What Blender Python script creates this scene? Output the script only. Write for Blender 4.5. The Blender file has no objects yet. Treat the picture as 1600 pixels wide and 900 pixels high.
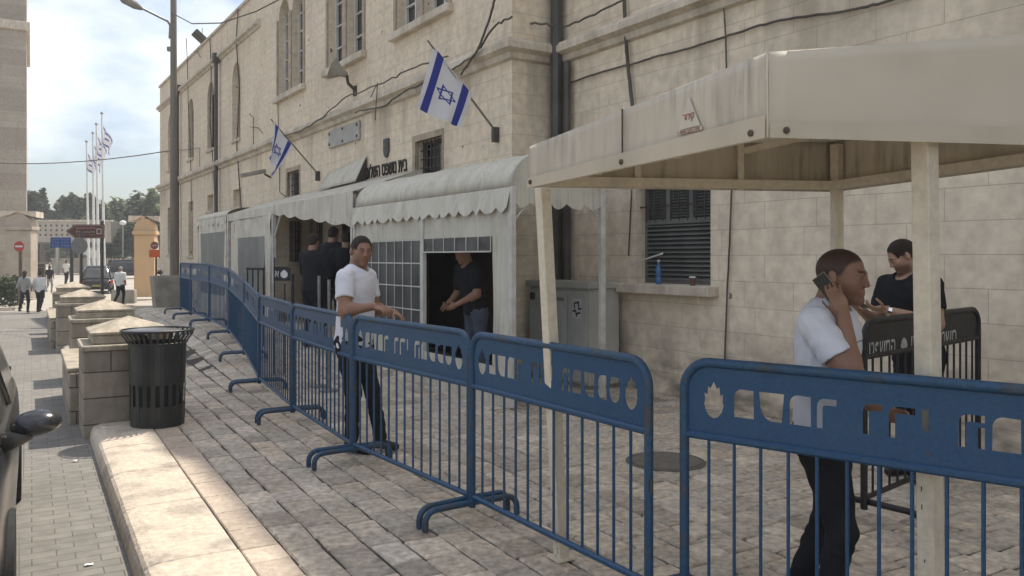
import bpy, bmesh, math, random
import numpy as np
from math import sin, cos, pi, radians as R, sqrt
from mathutils import Vector as V, Matrix
random.seed(7); rng = np.random.default_rng(7)
SC = bpy.context.scene; COL = SC.collection
# ------------------------------------------------------------------ camera, world, sun, exposure
F = 1300.0; HZ = 402.0; CH = 1.6
cam = bpy.data.cameras.new('camera'); co = bpy.data.objects.new('camera', cam); COL.objects.link(co)
co.location = (0, 0, CH); co.rotation_euler = (R(90), 0, 0)
cam.lens = 36*F/1600; cam.sensor_width = 36; cam.shift_y = -(450-HZ)/1600
cam.clip_start = .05; cam.clip_end = 3000; SC.camera = co
SUN = V((.30, .47, 1.0)).normalized()
el = math.asin(SUN.z); az = math.atan2(SUN.x, SUN.y)
w = bpy.data.worlds.new('World'); SC.world = w; w.use_nodes = True
nt = w.node_tree; nt.nodes.clear(); L = nt.links.new
def N(t, **k):
    n = nt.nodes.new(t)
    for a, b in k.items(): setattr(n, a, b)
    return n
sky = N('ShaderNodeTexSky', sky_type='NISHITA', sun_disc=False, sun_elevation=el, sun_rotation=az, air_density=1.0, dust_density=2.2, ozone_density=1.0)
tc = N('ShaderNodeTexCoord'); mp = N('ShaderNodeMapping'); mp.inputs['Scale'].default_value = (1, 1, 2.2); mp.inputs['Location'].default_value = (.35, .2, .1)
L(tc.outputs['Generated'], mp.inputs['Vector'])
nz = N('ShaderNodeTexNoise'); nz.inputs['Scale'].default_value = 2.6; nz.inputs['Detail'].default_value = 8; nz.inputs['Roughness'].default_value = .55
L(mp.outputs[0], nz.inputs['Vector'])
rp = N('ShaderNodeValToRGB'); rp.color_ramp.elements[0].position = .43; rp.color_ramp.elements[1].position = .65
L(nz.outputs['Fac'], rp.inputs['Fac'])
mx = N('ShaderNodeMixRGB'); mx.inputs['Color2'].default_value = (9.6, 9.6, 9.6, 1)
mulv = N('ShaderNodeMath', operation='MULTIPLY'); mulv.inputs[1].default_value = .85
L(rp.outputs['Color'], mulv.inputs[0]); L(mulv.outputs[0], mx.inputs['Fac'])
L(sky.outputs[0], mx.inputs['Color1'])
bg = N('ShaderNodeBackground'); bg.inputs['Strength'].default_value = .105
L(mx.outputs[0], bg.inputs['Color']); out = N('ShaderNodeOutputWorld'); L(bg.outputs[0], out.inputs[0])
sl = bpy.data.lights.new('sun', 'SUN'); sl.energy = 3.3; sl.angle = R(.9); sl.color = (1, .93, .82)
so = bpy.data.objects.new('sun', sl); COL.objects.link(so); so.rotation_euler = SUN.to_track_quat('Z', 'Y').to_euler()
so.location = (10, 16, 40)
SC.view_settings.view_transform = 'Standard'; SC.view_settings.look = 'None'; SC.view_settings.exposure = .70; SC.view_settings.gamma = 1
SC.cycles.max_bounces = 8; SC.cycles.diffuse_bounces = 4; SC.cycles.use_denoising = True
try: SC.cycles.denoiser = 'OPENIMAGEDENOISE'
except Exception: pass
# ------------------------------------------------------------------ helpers
def ss(t): t = min(1, max(0, t)); return t*t*(3-2*t)
def P(px, py, d): return V(((px-800)/F*d, d, CH-(py-HZ)/F*d))
K0 = V((-1.836, 4.18)); TD = V((-.5, .866)); MD = V((.866, .5))
def ST(a, b): return V((K0.x+TD.x*a+MD.x*b, K0.y+TD.y*a+MD.y*b))
def ab(x, y): d = V((x, y))-K0; return d.dot(TD), d.dot(MD)
def gp(x, y):
    a, b = ab(x, y)
    return .33*ss((y-9.5)/6)*ss((b-1.2)/1.1)*(1-ss((y-20)/9)) - .45*ss((y-20)/16) + .42*ss((y-48)/20)
def gr(x, y): return -.13 - .42*ss((y-15)/15) + .47*ss((y-48)/20)
MATS = {}
def mk(name, c1, c2=None, scale=4, rough=.75, bump=0, bscale=60, metal=0, stretch=(1, 1, 1), lo=.35, hi=.65, spec=.35, trans=0, attr=None, detail=6, fine=.0, grime=0, chips=0):
    m = bpy.data.materials.new(name); m.use_nodes = True; t = m.node_tree; n = t.nodes; l = t.links.new
    b = n['Principled BSDF']; b.inputs['Roughness'].default_value = rough; b.inputs['Metallic'].default_value = metal
    b.inputs['Specular IOR Level'].default_value = spec
    tc = n.new('ShaderNodeTexCoord'); mp = n.new('ShaderNodeMapping'); mp.inputs['Scale'].default_value = stretch; l(tc.outputs['Object'], mp.inputs[0])
    def noise(s, d=detail):
        q = n.new('ShaderNodeTexNoise'); q.inputs['Scale'].default_value = s; q.inputs['Detail'].default_value = d; l(mp.outputs[0], q.inputs['Vector']); return q
    c1 = tuple(c1)+(1,); c2 = tuple(c2)+(1,) if c2 else tuple(x*.8 for x in c1[:3])+(1,)
    q = noise(scale); rp = n.new('ShaderNodeMapRange'); rp.inputs['From Min'].default_value = lo; rp.inputs['From Max'].default_value = hi
    l(q.outputs['Fac'], rp.inputs['Value']); mix = n.new('ShaderNodeMixRGB'); l(rp.outputs[0], mix.inputs['Fac'])
    mix.inputs['Color1'].default_value = c1; mix.inputs['Color2'].default_value = c2
    col = mix.outputs[0]
    if fine:
        q2 = noise(bscale*.6, 4); m2 = n.new('ShaderNodeMapRange'); m2.inputs['To Min'].default_value = 1-fine; m2.inputs['To Max'].default_value = 1+fine
        m2.inputs['From Min'].default_value = .3; m2.inputs['From Max'].default_value = .7
        l(q2.outputs['Fac'], m2.inputs['Value']); mm = n.new('ShaderNodeMixRGB'); mm.blend_type = 'MULTIPLY'; mm.inputs['Fac'].default_value = 1
        l(col, mm.inputs['Color1']); l(m2.outputs[0], mm.inputs['Color2']); col = mm.outputs[0]
    if chips:
        g1 = noise(42, 3); a1 = n.new('ShaderNodeMapRange'); a1.inputs['From Min'].default_value = chips; a1.inputs['From Max'].default_value = chips+.025; l(g1.outputs['Fac'], a1.inputs['Value'])
        mm = n.new('ShaderNodeMixRGB'); l(a1.outputs[0], mm.inputs['Fac']); l(col, mm.inputs['Color1']); mm.inputs['Color2'].default_value = (.09, .05, .03, 1); col = mm.outputs[0]
    if grime:
        mp2 = n.new('ShaderNodeMapping'); mp2.inputs['Scale'].default_value = (1, 1, .09); l(tc.outputs['Object'], mp2.inputs[0])
        g1 = n.new('ShaderNodeTexNoise'); g1.inputs['Scale'].default_value = 30; g1.inputs['Detail'].default_value = 6; l(mp2.outputs[0], g1.inputs['Vector'])
        g2 = n.new('ShaderNodeTexNoise'); g2.inputs['Scale'].default_value = 3.5; g2.inputs['Detail'].default_value = 5; l(tc.outputs['Object'], g2.inputs['Vector'])
        a1 = n.new('ShaderNodeMapRange'); a1.inputs['From Min'].default_value = .42; a1.inputs['From Max'].default_value = .68; l(g1.outputs['Fac'], a1.inputs['Value'])
        a2 = n.new('ShaderNodeMapRange'); a2.inputs['From Min'].default_value = .47; a2.inputs['From Max'].default_value = .66; a2.inputs['To Min'].default_value = .12; a2.inputs['To Max'].default_value = grime; l(g2.outputs['Fac'], a2.inputs['Value'])
        a3 = n.new('ShaderNodeMath'); a3.operation = 'MULTIPLY'; l(a1.outputs[0], a3.inputs[0]); l(a2.outputs[0], a3.inputs[1])
        mm = n.new('ShaderNodeMixRGB'); l(a3.outputs[0], mm.inputs['Fac']); l(col, mm.inputs['Color1']); mm.inputs['Color2'].default_value = (.10, .09, .07, 1); col = mm.outputs[0]
    if attr:
        at = n.new('ShaderNodeAttribute'); at.attribute_name = attr; mm = n.new('ShaderNodeMixRGB'); mm.blend_type = 'MULTIPLY'; mm.inputs['Fac'].default_value = 1
        l(col, mm.inputs['Color1']); l(at.outputs['Color'], mm.inputs['Color2']); col = mm.outputs[0]
    l(col, b.inputs['Base Color'])
    if bump:
        q3 = noise(bscale, 5); bp = n.new('ShaderNodeBump'); bp.inputs['Strength'].default_value = bump; bp.inputs['Distance'].default_value = .02
        l(q3.outputs['Fac'], bp.inputs['Height']); l(bp.outputs[0], b.inputs['Normal'])
    if trans:
        tr = n.new('ShaderNodeBsdfTranslucent'); l(col, tr.inputs['Color']); ms = n.new('ShaderNodeMixShader'); ms.inputs[0].default_value = trans
        l(b.outputs[0], ms.inputs[1]); l(tr.outputs[0], ms.inputs[2]); l(ms.outputs[0], n['Material Output'].inputs[0])
    MATS[name] = m; return m
def masonry(name, ca, cb, mort, bw=.55, rh=.27, sx=1.7, sf=3, stain=(.16, .14, .11), stain_amt=.5, horiz=False, base_dirt=False, bump=.5, mortar=.006, band=None, zoff=0.0, rough=.85):
    m = bpy.data.materials.new(name); m.use_nodes = True; t = m.node_tree; n = t.nodes; l = t.links.new
    b = n['Principled BSDF']; b.inputs['Roughness'].default_value = rough; b.inputs['Specular IOR Level'].default_value = .25
    tc = n.new('ShaderNodeTexCoord'); sp = n.new('ShaderNodeSeparateXYZ'); l(tc.outputs['Object'], sp.inputs[0])
    cx = n.new('ShaderNodeCombineXYZ')
    def M(op, a, bb=None, c=None):
        q = n.new('ShaderNodeMath'); q.operation = op
        for i, s in enumerate((a, bb, c)):
            if s is None: continue
            if isinstance(s, (int, float)): q.inputs[i].default_value = s
            else: l(s, q.inputs[i])
        return q.outputs[0]
    nzw = n.new('ShaderNodeTexNoise'); nzw.inputs['Scale'].default_value = 1.3; l(tc.outputs['Object'], nzw.inputs['Vector'])
    wob = M('MULTIPLY', M('SUBTRACT', nzw.outputs['Fac'], .5), .018)
    if horiz: l(sp.outputs['X'], cx.inputs[0]); l(M('ADD', sp.outputs['Y'], wob), cx.inputs[1])
    else:
        l(M('ADD', sp.outputs['X'], sp.outputs['Y']), cx.inputs[0]); l(M('ADD', M('ADD', sp.outputs['Z'], zoff), wob), cx.inputs[1])
    br = n.new('ShaderNodeTexBrick'); l(cx.outputs[0], br.inputs['Vector']); br.offset = .43; br.squash = sx; br.squash_frequency = sf
    br.inputs['Scale'].default_value = 1; br.inputs['Brick Width'].default_value = bw; br.inputs['Row Height'].default_value = rh
    br.inputs['Mortar Size'].default_value = mortar; br.inputs['Mortar Smooth'].default_value = .35
    br.inputs['Color1'].default_value = ca+(1,); br.inputs['Color2'].default_value = cb+(1,); br.inputs['Mortar'].default_value = mort+(1,)
    def noise(s, stretch=(1, 1, 1), d=6):
        mp = n.new('ShaderNodeMapping'); mp.inputs['Scale'].default_value = stretch; l(tc.outputs['Object'], mp.inputs[0])
        q = n.new('ShaderNodeTexNoise'); q.inputs['Scale'].default_value = s; q.inputs['Detail'].default_value = d; l(mp.outputs[0], q.inputs['Vector']); return q.outputs['Fac']
    def mixc(f, a, c, bt='MIX'):
        q = n.new('ShaderNodeMixRGB'); q.blend_type = bt
        if isinstance(f, (int, float)): q.inputs[0].default_value = f
        else: l(f, q.inputs[0])
        for i, s in ((1, a), (2, c)):
            if isinstance(s, tuple): q.inputs[i].default_value = s+(1,)
            else: l(s, q.inputs[i])
        return q.outputs[0]
    def mr(v, a, b_, c, d):
        q = n.new('ShaderNodeMapRange'); l(v, q.inputs['Value'])
        for k, x in zip(('From Min', 'From Max', 'To Min', 'To Max'), (a, b_, c, d)): q.inputs[k].default_value = x
        return q.outputs[0]
    col = br.outputs['Color']
    if band:   # alternating coloured stone bands
        zb = M('FRACT', M('MULTIPLY', M('ADD', sp.outputs['Z'], M('MULTIPLY', M('FLOOR', M('MULTIPLY', sp.outputs['Z'], .31)), .37)), 1/band[1]))
        col = mixc(M('GREATER_THAN', zb, .5), col, mixc(br.outputs['Fac'], band[0], mort))
    big = noise(.6); fine = noise(9, (1, 1, 1), 8)
    streak = noise(3.0, (1, 1, .16), 6)
    blot = noise(2.1, (1, 1, 1), 3)
    col = mixc(1.0, col, mr(fine, .3, .7, .86, 1.12), 'MULTIPLY')
    col = mixc(1.0, col, mr(big, .3, .7, .9, 1.08), 'MULTIPLY')
    col = mixc(M('MULTIPLY', mr(streak, .52, .78, 0, 1), stain_amt), col, stain)
    col = mixc(M('MULTIPLY', mr(blot, .62, .68, 0, 1), stain_amt*.45), col, stain)
    if base_dirt:
        dn = noise(2.5, (1, 1, 2.2), 8); h = mr(sp.outputs['Z'], .95, .1, 0, 1)
        lim = M('MULTIPLY', mr(dn, .42, .62, 0, 1), h); col = mixc(M('MULTIPLY', lim, .75), col, (.10, .088, .07))
    if base_dirt:
        pit = noise(5.5, (1, 1, 1), 2); col = mixc(M('MULTIPLY', mr(pit, .735, .75, 0, 1), .8), col, (.07, .06, .05))
        drip = noise(2.2, (1, 1, .05), 5); zt = mr(sp.outputs['Z'], 3.0, 4.25, 0, 1); zc = M('MULTIPLY', zt, M('LESS_THAN', sp.outputs['Z'], 4.25))
        col = mixc(M('MULTIPLY', M('MULTIPLY', mr(drip, .5, .66, 0, 1), zc), .55), col, (.26, .21, .16))
    l(col, b.inputs['Base Color'])
    bp = n.new('ShaderNodeBump'); bp.inputs['Strength'].default_value = bump; bp.inputs['Distance'].default_value = .02
    h = M('ADD', M('MULTIPLY', br.outputs['Fac'], -1.0), M('MULTIPLY', fine, .8)); l(h, bp.inputs['Height']); l(bp.outputs[0], b.inputs['Normal'])
    MATS[name] = m; return m

class MB:
    def __init__(s): s.v = []; s.f = []; s.mi = []; s.cur = 0
    def add(s, vs, fs):
        o = len(s.v); s.v += [tuple(x) for x in vs]; s.f += [tuple(i+o for i in f) for f in fs]; s.mi += [s.cur]*len(fs); return s
    def box(s, x0, x1, y0, y1, z0, z1, M=None):
        vs = [V((x, y, z)) for z in (z0, z1) for y in (y0, y1) for x in (x0, x1)]
        if M: vs = [M @ q for q in vs]
        return s.add(vs, [(0, 2, 3, 1), (4, 5, 7, 6), (0, 1, 5, 4), (2, 6, 7, 3), (0, 4, 6, 2), (1, 3, 7, 5)])
    def tube(s, pts, r, n=8, cap=True):
        pts = [V(p) for p in pts]; m = len(pts); rr = r if isinstance(r, (list, tuple)) else [r]*m
        vs = []; up = None
        for i, p in enumerate(pts):
            d = (pts[min(i+1, m-1)]-pts[max(i-1, 0)]).normalized()
            if up is None: up = V((0, 0, 1)) if abs(d.z) < .9 else V((1, 0, 0))
            a = d.cross(up).normalized(); b = a.cross(d).normalized(); up = b
            for k in range(n): t = 2*pi*k/n+pi/n; vs.append(p+(a*cos(t)+b*sin(t))*rr[i])
        fs = [(i*n+k, i*n+(k+1) % n, (i+1)*n+(k+1) % n, (i+1)*n+k) for i in range(m-1) for k in range(n)]
        if cap: fs += [tuple(range(n))[::-1], tuple((m-1)*n+k for k in range(n))]
        return s.add(vs, fs)
    def lathe(s, prof, n=24, c=(0, 0, 0), M=None):
        vs = [V((c[0]+r*cos(2*pi*k/n), c[1]+r*sin(2*pi*k/n), c[2]+z)) for r, z in prof for k in range(n)]
        if M: vs = [M @ q for q in vs]
        m = len(prof)
        fs = [(i*n+k, i*n+(k+1) % n, (i+1)*n+(k+1) % n, (i+1)*n+k) for i in range(m-1) for k in range(n)]
        fs += [tuple(range(n))[::-1], tuple((m-1)*n+k for k in range(n))]
        return s.add(vs, fs)
    def prism(s, poly, y0, y1, M=None):     # poly in xz, extruded along y
        n = len(poly); vs = [V((x, y, z)) for y in (y0, y1) for x, z in poly]
        if M: vs = [M @ q for q in vs]
        return s.add(vs, [tuple(range(n)), tuple(range(2*n-1, n-1, -1))]+[(i, i+n, (i+1) % n+n, (i+1) % n) for i in range(n)])
    def sheet(s, rows):     # grid of points
        m = len(rows); n = len(rows[0])
        return s.add([p for r in rows for p in r], [(i*n+k, i*n+k+1, (i+1)*n+k+1, (i+1)*n+k) for i in range(m-1) for k in range(n-1)])
    def build(s, name, mat, parent=None, smooth=False, bevel=0, solid=0, loc=None, seg=2):
        me = bpy.data.meshes.new(name); me.from_pydata(s.v, [], s.f); me.update()
        bm = bmesh.new(); bm.from_mesh(me); bmesh.ops.recalc_face_normals(bm, faces=bm.faces); bm.to_mesh(me); bm.free()
        ms = mat if isinstance(mat, (list, tuple)) else [mat]
        for q in ms: me.materials.append(q)
        if len(ms) > 1:
            for p, i in zip(me.polygons, s.mi): p.material_index = i
        if smooth:
            for p in me.polygons: p.use_smooth = True
        o = bpy.data.objects.new(name, me); COL.objects.link(o); o.parent = parent
        if loc: o.location = loc
        if solid: q = o.modifiers.new('s', 'SOLIDIFY'); q.thickness = solid
        if bevel: q = o.modifiers.new('b', 'BEVEL'); q.width = bevel; q.segments = seg; q.limit_method = 'ANGLE'; q.angle_limit = R(35)
        if smooth and bevel is 0:
            pass
        return o
def autosmooth(o, deg=40):
    for p in o.data.polygons: p.use_smooth = True
    try:
        me = o.data; bm = bmesh.new(); bm.from_mesh(me)
        for e in bm.edges:
            if len(e.link_faces) == 2 and e.calc_face_angle(0) > R(deg): e.smooth = False
        bm.to_mesh(me); bm.free()
    except Exception: pass
    return o
def tag(o, label=None, cat=None, group=None, kind=None):
    if label: o['label'] = label
    if cat: o['category'] = cat
    if group: o['group'] = group
    if kind: o['kind'] = kind
    return o
def thing(name, label, cat, loc=(0, 0, 0), rz=0, group=None):
    o = bpy.data.objects.new(name, None); COL.objects.link(o); o.location = loc; o.rotation_euler = (0, 0, rz); o.empty_display_size = .1
    return tag(o, label, cat, group)
def heb(s): return s[::-1]
def text_mesh(name, s, x0, x1, z0, z1, y, mat, parent, mirror=False, ext=.002, off=.01, M=None):
    cu = bpy.data.curves.new('t', 'FONT'); cu.body = s; cu.size = 1; cu.offset = off; cu.extrude = 0
    o = bpy.data.objects.new('t', cu); COL.objects.link(o); bpy.context.view_layer.update()
    me = bpy.data.meshes.new_from_object(o.evaluated_get(bpy.context.evaluated_depsgraph_get()))
    bpy.data.objects.remove(o)
    xs = [v.co.x for v in me.vertices]; ys = [v.co.y for v in me.vertices]
    ax, bx, ay, by = min(xs), max(xs), min(ys), max(ys)
    for v in me.vertices:
        u = (v.co.x-ax)/(bx-ax); 
        if mirror: u = 1-u
        q = V((x0+(x1-x0)*u, y, z0+(z1-z0)*(v.co.y-ay)/(by-ay)))
        v.co = M @ q if M else q
    me.materials.clear(); me.materials.append(mat)
    ob = bpy.data.objects.new(name, me); COL.objects.link(ob); ob.parent = parent
    if ext: q = ob.modifiers.new('s', 'SOLIDIFY'); q.thickness = ext; q.offset = 0
    return ob
def arc(c, r, a0, a1, n, ax, ay): return [V(c)+V(ax)*r*cos(R(a0+(a1-a0)*i/n))+V(ay)*r*sin(R(a0+(a1-a0)*i/n)) for i in range(n+1)]
# ------------------------------------------------------------------ materials
STONE = masonry('wall_stone', (.76, .645, .495), (.72, .61, .468), (.54, .45, .34), bw=.62, mortar=.0045, base_dirt=True, stain=(.42, .34, .25), stain_amt=.4, bump=.4)
TRIM = mk('trim_stone', (.65, .565, .455), (.45, .385, .30), scale=3, bump=.4, bscale=30, stretch=(1, 1, .4), fine=.12)
FRAMESTONE = mk('window_surround_stone', (.46, .37, .27), (.33, .27, .20), scale=5, bump=.4, bscale=30, fine=.12)
BANDSTONE = masonry('banded_stone', (.40, .35, .285), (.36, .31, .25), (.25, .21, .17), bw=.9, rh=.42, band=((.335, .285, .23), 5.04/2), stain_amt=.25, bump=.3)
PILLARSTONE = masonry('bollard_stone', (.34, .295, .23), (.24, .205, .16), (.11, .095, .075), bw=.42, rh=.25, stain=(.12, .105, .085), stain_amt=1.0, bump=1.0, mortar=.006)
CAPSTONE = mk('cap_stone', (.46, .395, .305), (.27, .235, .18), scale=5, bump=.5, bscale=40, fine=.15)
KERB = mk('kerb_stone', (.56, .48, .385), (.38, .33, .27), scale=3.3, bump=.5, bscale=38, fine=.16, lo=.48, hi=.66)
PAVE = mk('paver_stone', (.50, .43, .34), (.40, .345, .272), scale=5, bump=.7, bscale=34, attr='tint', fine=.32, rough=.6, spec=.5)
TARPC = None
GROUT = mk('grout', (.075, .064, .05), (.045, .038, .03), scale=8, bump=.5, bscale=60)
PINK = mk('pink_strip_stone', (.50, .425, .345), (.42, .345, .28), scale=5, bump=.5, bscale=40, attr='tint', fine=.15)
ROAD = masonry('road_blocks', (.225, .212, .188), (.19, .18, .162), (.12, .112, .098), bw=.22, rh=.11, sx=1, sf=2, horiz=True, stain=(.17, .16, .14), stain_amt=.5, bump=.5, mortar=.004)
FARST = mk('far_paving', (.42, .38, .315), (.35, .315, .26), scale=.7, bump=.2, fine=.08)
EARTH = mk('earth', (.27, .23, .17), (.17, .16, .10), scale=.3, bump=.2)
BLUE = mk('blue_paint', (.010, .058, .135), (.018, .068, .138), scale=9, rough=.42, bump=.12, bscale=90, spec=.5, lo=.45, hi=.75, fine=.15, chips=.70)
BLUEW = mk('worn_blue_rail', (.014, .060, .125), (.045, .055, .065), scale=6, rough=.45, bump=.25, bscale=70, spec=.5, lo=.5, hi=.66, fine=.2, chips=.665)
BLK = mk('black_paint', (.012, .012, .013), (.028, .027, .026), scale=12, rough=.5, bump=.1)
GREYM = mk('grey_steel', (.30, .30, .29), (.2, .2, .19), scale=8, rough=.5, metal=.4)
TARP = mk('canopy_tarp', (.66, .585, .465), (.50, .445, .355), scale=2.2, rough=.6, bump=.25, bscale=5, trans=.13, stretch=(1.6, 1.6, .22), lo=.48, hi=.8, fine=.07, grime=.5)
TENT = mk('tent_fabric', (.66, .62, .52), (.50, .465, .38), scale=2.5, rough=.65, bump=.6, bscale=4, trans=.05, stretch=(1.8, 1.8, .5), lo=.45, hi=.8, fine=.05, grime=.35)
CREAM = mk('cream_metal', (.68, .60, .465), (.58, .51, .40), scale=7, rough=.5, bump=.12, fine=.08, lo=.5, hi=.7)
RUSTY = mk('rust_spot', (.07, .05, .04), (.12, .085, .06), scale=20)
WHITEM = mk('white_tent_pole', (.66, .64, .58), (.5, .48, .43), scale=6, rough=.5)
CLEAR = mk('tent_window_film', (.06, .06, .058), (.10, .10, .095), scale=2.3, rough=.4, bump=.5, bscale=5, spec=.3)
FILMG = mk('hazy_window_film', (.22, .22, .205), (.16, .16, .15), scale=2, rough=.5, bump=.3, bscale=5, spec=.5)
GLASS = mk('dark_window_glass', (.035, .038, .04), (.07, .07, .065), scale=1.2, rough=.12, spec=.7)
PALEGL = mk('pale_window_board', (.30, .27, .22), (.23, .205, .165), scale=3, rough=.6)
WFRAME = mk('white_window_frame', (.62, .61, .57), (.5, .49, .46), scale=5, rough=.5)
SHUT = mk('grey_shutter', (.20, .195, .18), (.14, .137, .128), scale=4, rough=.55, stretch=(1, 1, .3))
IRON = mk('iron_bars', (.05, .048, .045), (.08, .065, .05), scale=15, rough=.6)
PIPE = mk('dark_pipe', (.085, .078, .068), (.055, .05, .043), scale=3, rough=.45, spec=.5)
CABLE = mk('cable_rubber', (.07, .06, .05), (.13, .11, .088), scale=3, rough=.7)
DARKIN = mk('interior_shade', (.045, .036, .03), (.06, .05, .04), scale=2)  # near-black colour standing in for shade inside the doorway and tent ends
WHT = mk('white_paint', (.72, .72, .70), (.6, .6, .58), scale=6, rough=.6)
BINM = mk('bin_metal', (.045, .05, .047), (.032, .035, .033), scale=5, rough=.38, spec=.5, metal=.3, bump=.05)
CONC = mk('concrete', (.34, .315, .27), (.23, .21, .18), scale=3, bump=.4, bscale=50, fine=.1)
CAB = mk('cabinet_grey', (.44, .425, .375), (.36, .35, .31), scale=3, rough=.5, stretch=(1, 1, .4), fine=.05)
ORANGEST = mk('ochre_plaster', (.60, .40, .22), (.50, .36, .22), scale=1.5, bump=.3, fine=.1)
GATEST = mk('gate_stone', (.42, .36, .29), (.33, .28, .22), scale=1.5, bump=.3, fine=.1)
TEXTM = mk('sign_letter_black', (.03, .028, .025), (.04, .037, .03), scale=10)
BLUFL = mk('flag_blue', (.035, .05, .27), (.045, .06, .30), scale=6, rough=.8, trans=.35)
WFL = mk('flag_white', (.72, .72, .74), (.66, .66, .70), scale=4, rough=.8, trans=.35, bump=.2, bscale=6)
BROWN = mk('brown_sign', (.10, .035, .025), (.12, .045, .03), scale=6, rough=.5)
BLUSG = mk('blue_sign', (.02, .06, .22), (.025, .07, .24), scale=6, rough=.5)
REDSG = mk('red_sign', (.45, .04, .03), (.38, .05, .035), scale=6, rough=.5)
ORSG = mk('orange_sign', (.55, .11, .03), (.48, .09, .03), scale=6, rough=.5)
SKIN = mk('skin', (.30, .165, .105), (.25, .13, .085), scale=14, rough=.5, attr='tint', bump=.1, bscale=120, spec=.4)
SKINL = mk('skin_light', (.40, .24, .165), (.36, .21, .14), scale=14, rough=.5, attr='tint', bump=.1, bscale=120, spec=.4)
TEE = mk('white_cotton', (.70, .70, .74), (.64, .64, .69), scale=6, rough=.9, bump=.35, bscale=9, spec=.1)
BLACKC = mk('black_cloth', (.016, .016, .019), (.024, .024, .027), scale=6, rough=.9, bump=.4, bscale=14, spec=.15)
JEAN = mk('jeans', (.06, .075, .10), (.09, .11, .14), scale=5, rough=.9, bump=.3, bscale=30)
GREYC = mk('grey_cloth', (.35, .34, .33), (.28, .27, .26), scale=5, rough=.9)
BEIGEC = mk('beige_cloth', (.45, .38, .29), (.4, .33, .25), scale=5, rough=.9)
HAIR = mk('dark_hair', (.022, .015, .011), (.04, .028, .02), scale=60, rough=.75, bump=.8, bscale=200)
HAIRG = mk('grey_hair', (.32, .30, .28), (.25, .23, .21), scale=60, rough=.8)
SHOE = mk('shoe_black', (.014, .014, .014), (.022, .022, .022), scale=10, rough=.45)
EYEW = mk('eye', (.32, .28, .25), (.3, .26, .23), scale=10, rough=.45)
IRIS = mk('iris', (.02, .012, .008), (.02, .012, .008), scale=10, rough=.1)
PHONE = mk('phone_black', (.012, .012, .014), (.016, .016, .018), scale=5, rough=.15, spec=.6)
CARP = mk('car_paint_grey', (.055, .056, .06), (.06, .061, .065), scale=2, rough=.22, metal=.6, spec=.6)
CARB = mk('car_paint_black', (.012, .013, .016), (.016, .017, .02), scale=2, rough=.2, spec=.6)
CHROME = mk('chrome', (.7, .7, .7), (.65, .65, .65), scale=2, rough=.12, metal=1)
TYRE = mk('tyre', (.02, .02, .02), (.03, .03, .03), scale=20, rough=.85)
LAMPW = mk('lamp_lens', (.22, .22, .22), (.3, .3, .29), scale=5, rough=.12)
LEAF1 = mk('leaf_dark', (.055, .078, .036), (.085, .105, .05), scale=.6, rough=.6, attr='tint', trans=.3)
LEAF2 = mk('leaf_mid', (.13, .16, .075), (.17, .19, .10), scale=.6, rough=.6, attr='tint', trans=.3)
LEAF3 = mk('leaf_olive', (.15, .17, .10), (.19, .20, .13), scale=.6, rough=.6, attr='tint', trans=.3)
BARK = mk('bark', (.10, .075, .055), (.15, .12, .09), scale=4, bump=.5)
BOTB = mk('blue_bottle', (.05, .13, .28), (.06, .15, .3), scale=5, rough=.15, spec=.6)
CUP = mk('brown_cup', (.12, .065, .045), (.15, .08, .06), scale=8, rough=.5)
WOODP = mk('pole_timber', (.235, .20, .16), (.17, .145, .115), scale=3, stretch=(4, 4, .3), bump=.4)
# ------------------------------------------------------------------ ground
def gridsheet(name, xs, ys, zf, mat, rot=None):
    m = MB(); m.sheet([[(x, y, zf(x, y)) for x in xs] for y in ys]); o = m.build(name, mat, None, smooth=True); return tag(o, kind='structure')
def fr(a, b, s): n = max(1, int(round((b-a)/s))); return [a+(b-a)*i/n for i in range(n+1)]
gridsheet('ground', [-900, -300, -100, 0, 100, 300, 900], [-60, -20, 60, 120, 300, 900, 2000], lambda x, y: -.75 if y < 80 else -.4, EARTH)
# road follows the street, kept in street coordinates
m = MB(); rows = []
for a in fr(-9, 34, 1.0):
    rows.append([V((*ST(a, b), gr(*ST(a, b)))) for b in fr(-16, .3, 1.0)])
m.sheet(rows); rd = m.build('road', ROAD, None, smooth=True)
rd.data.transform(Matrix.Rotation(-R(30), 4, 'Z')); rd.rotation_euler = (0, 0, R(30)); tag(rd, kind='structure')
m = MB(); rows = []
for y in fr(31, 140, 2.5): rows.append([(x, y, gr(x, y)-.012+(.02 if y > 34 else 0)) for x in fr(-110, 12, 4)])
m.sheet(rows); tag(m.build('street_surface', FARST, None, smooth=True), kind='structure')
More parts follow.
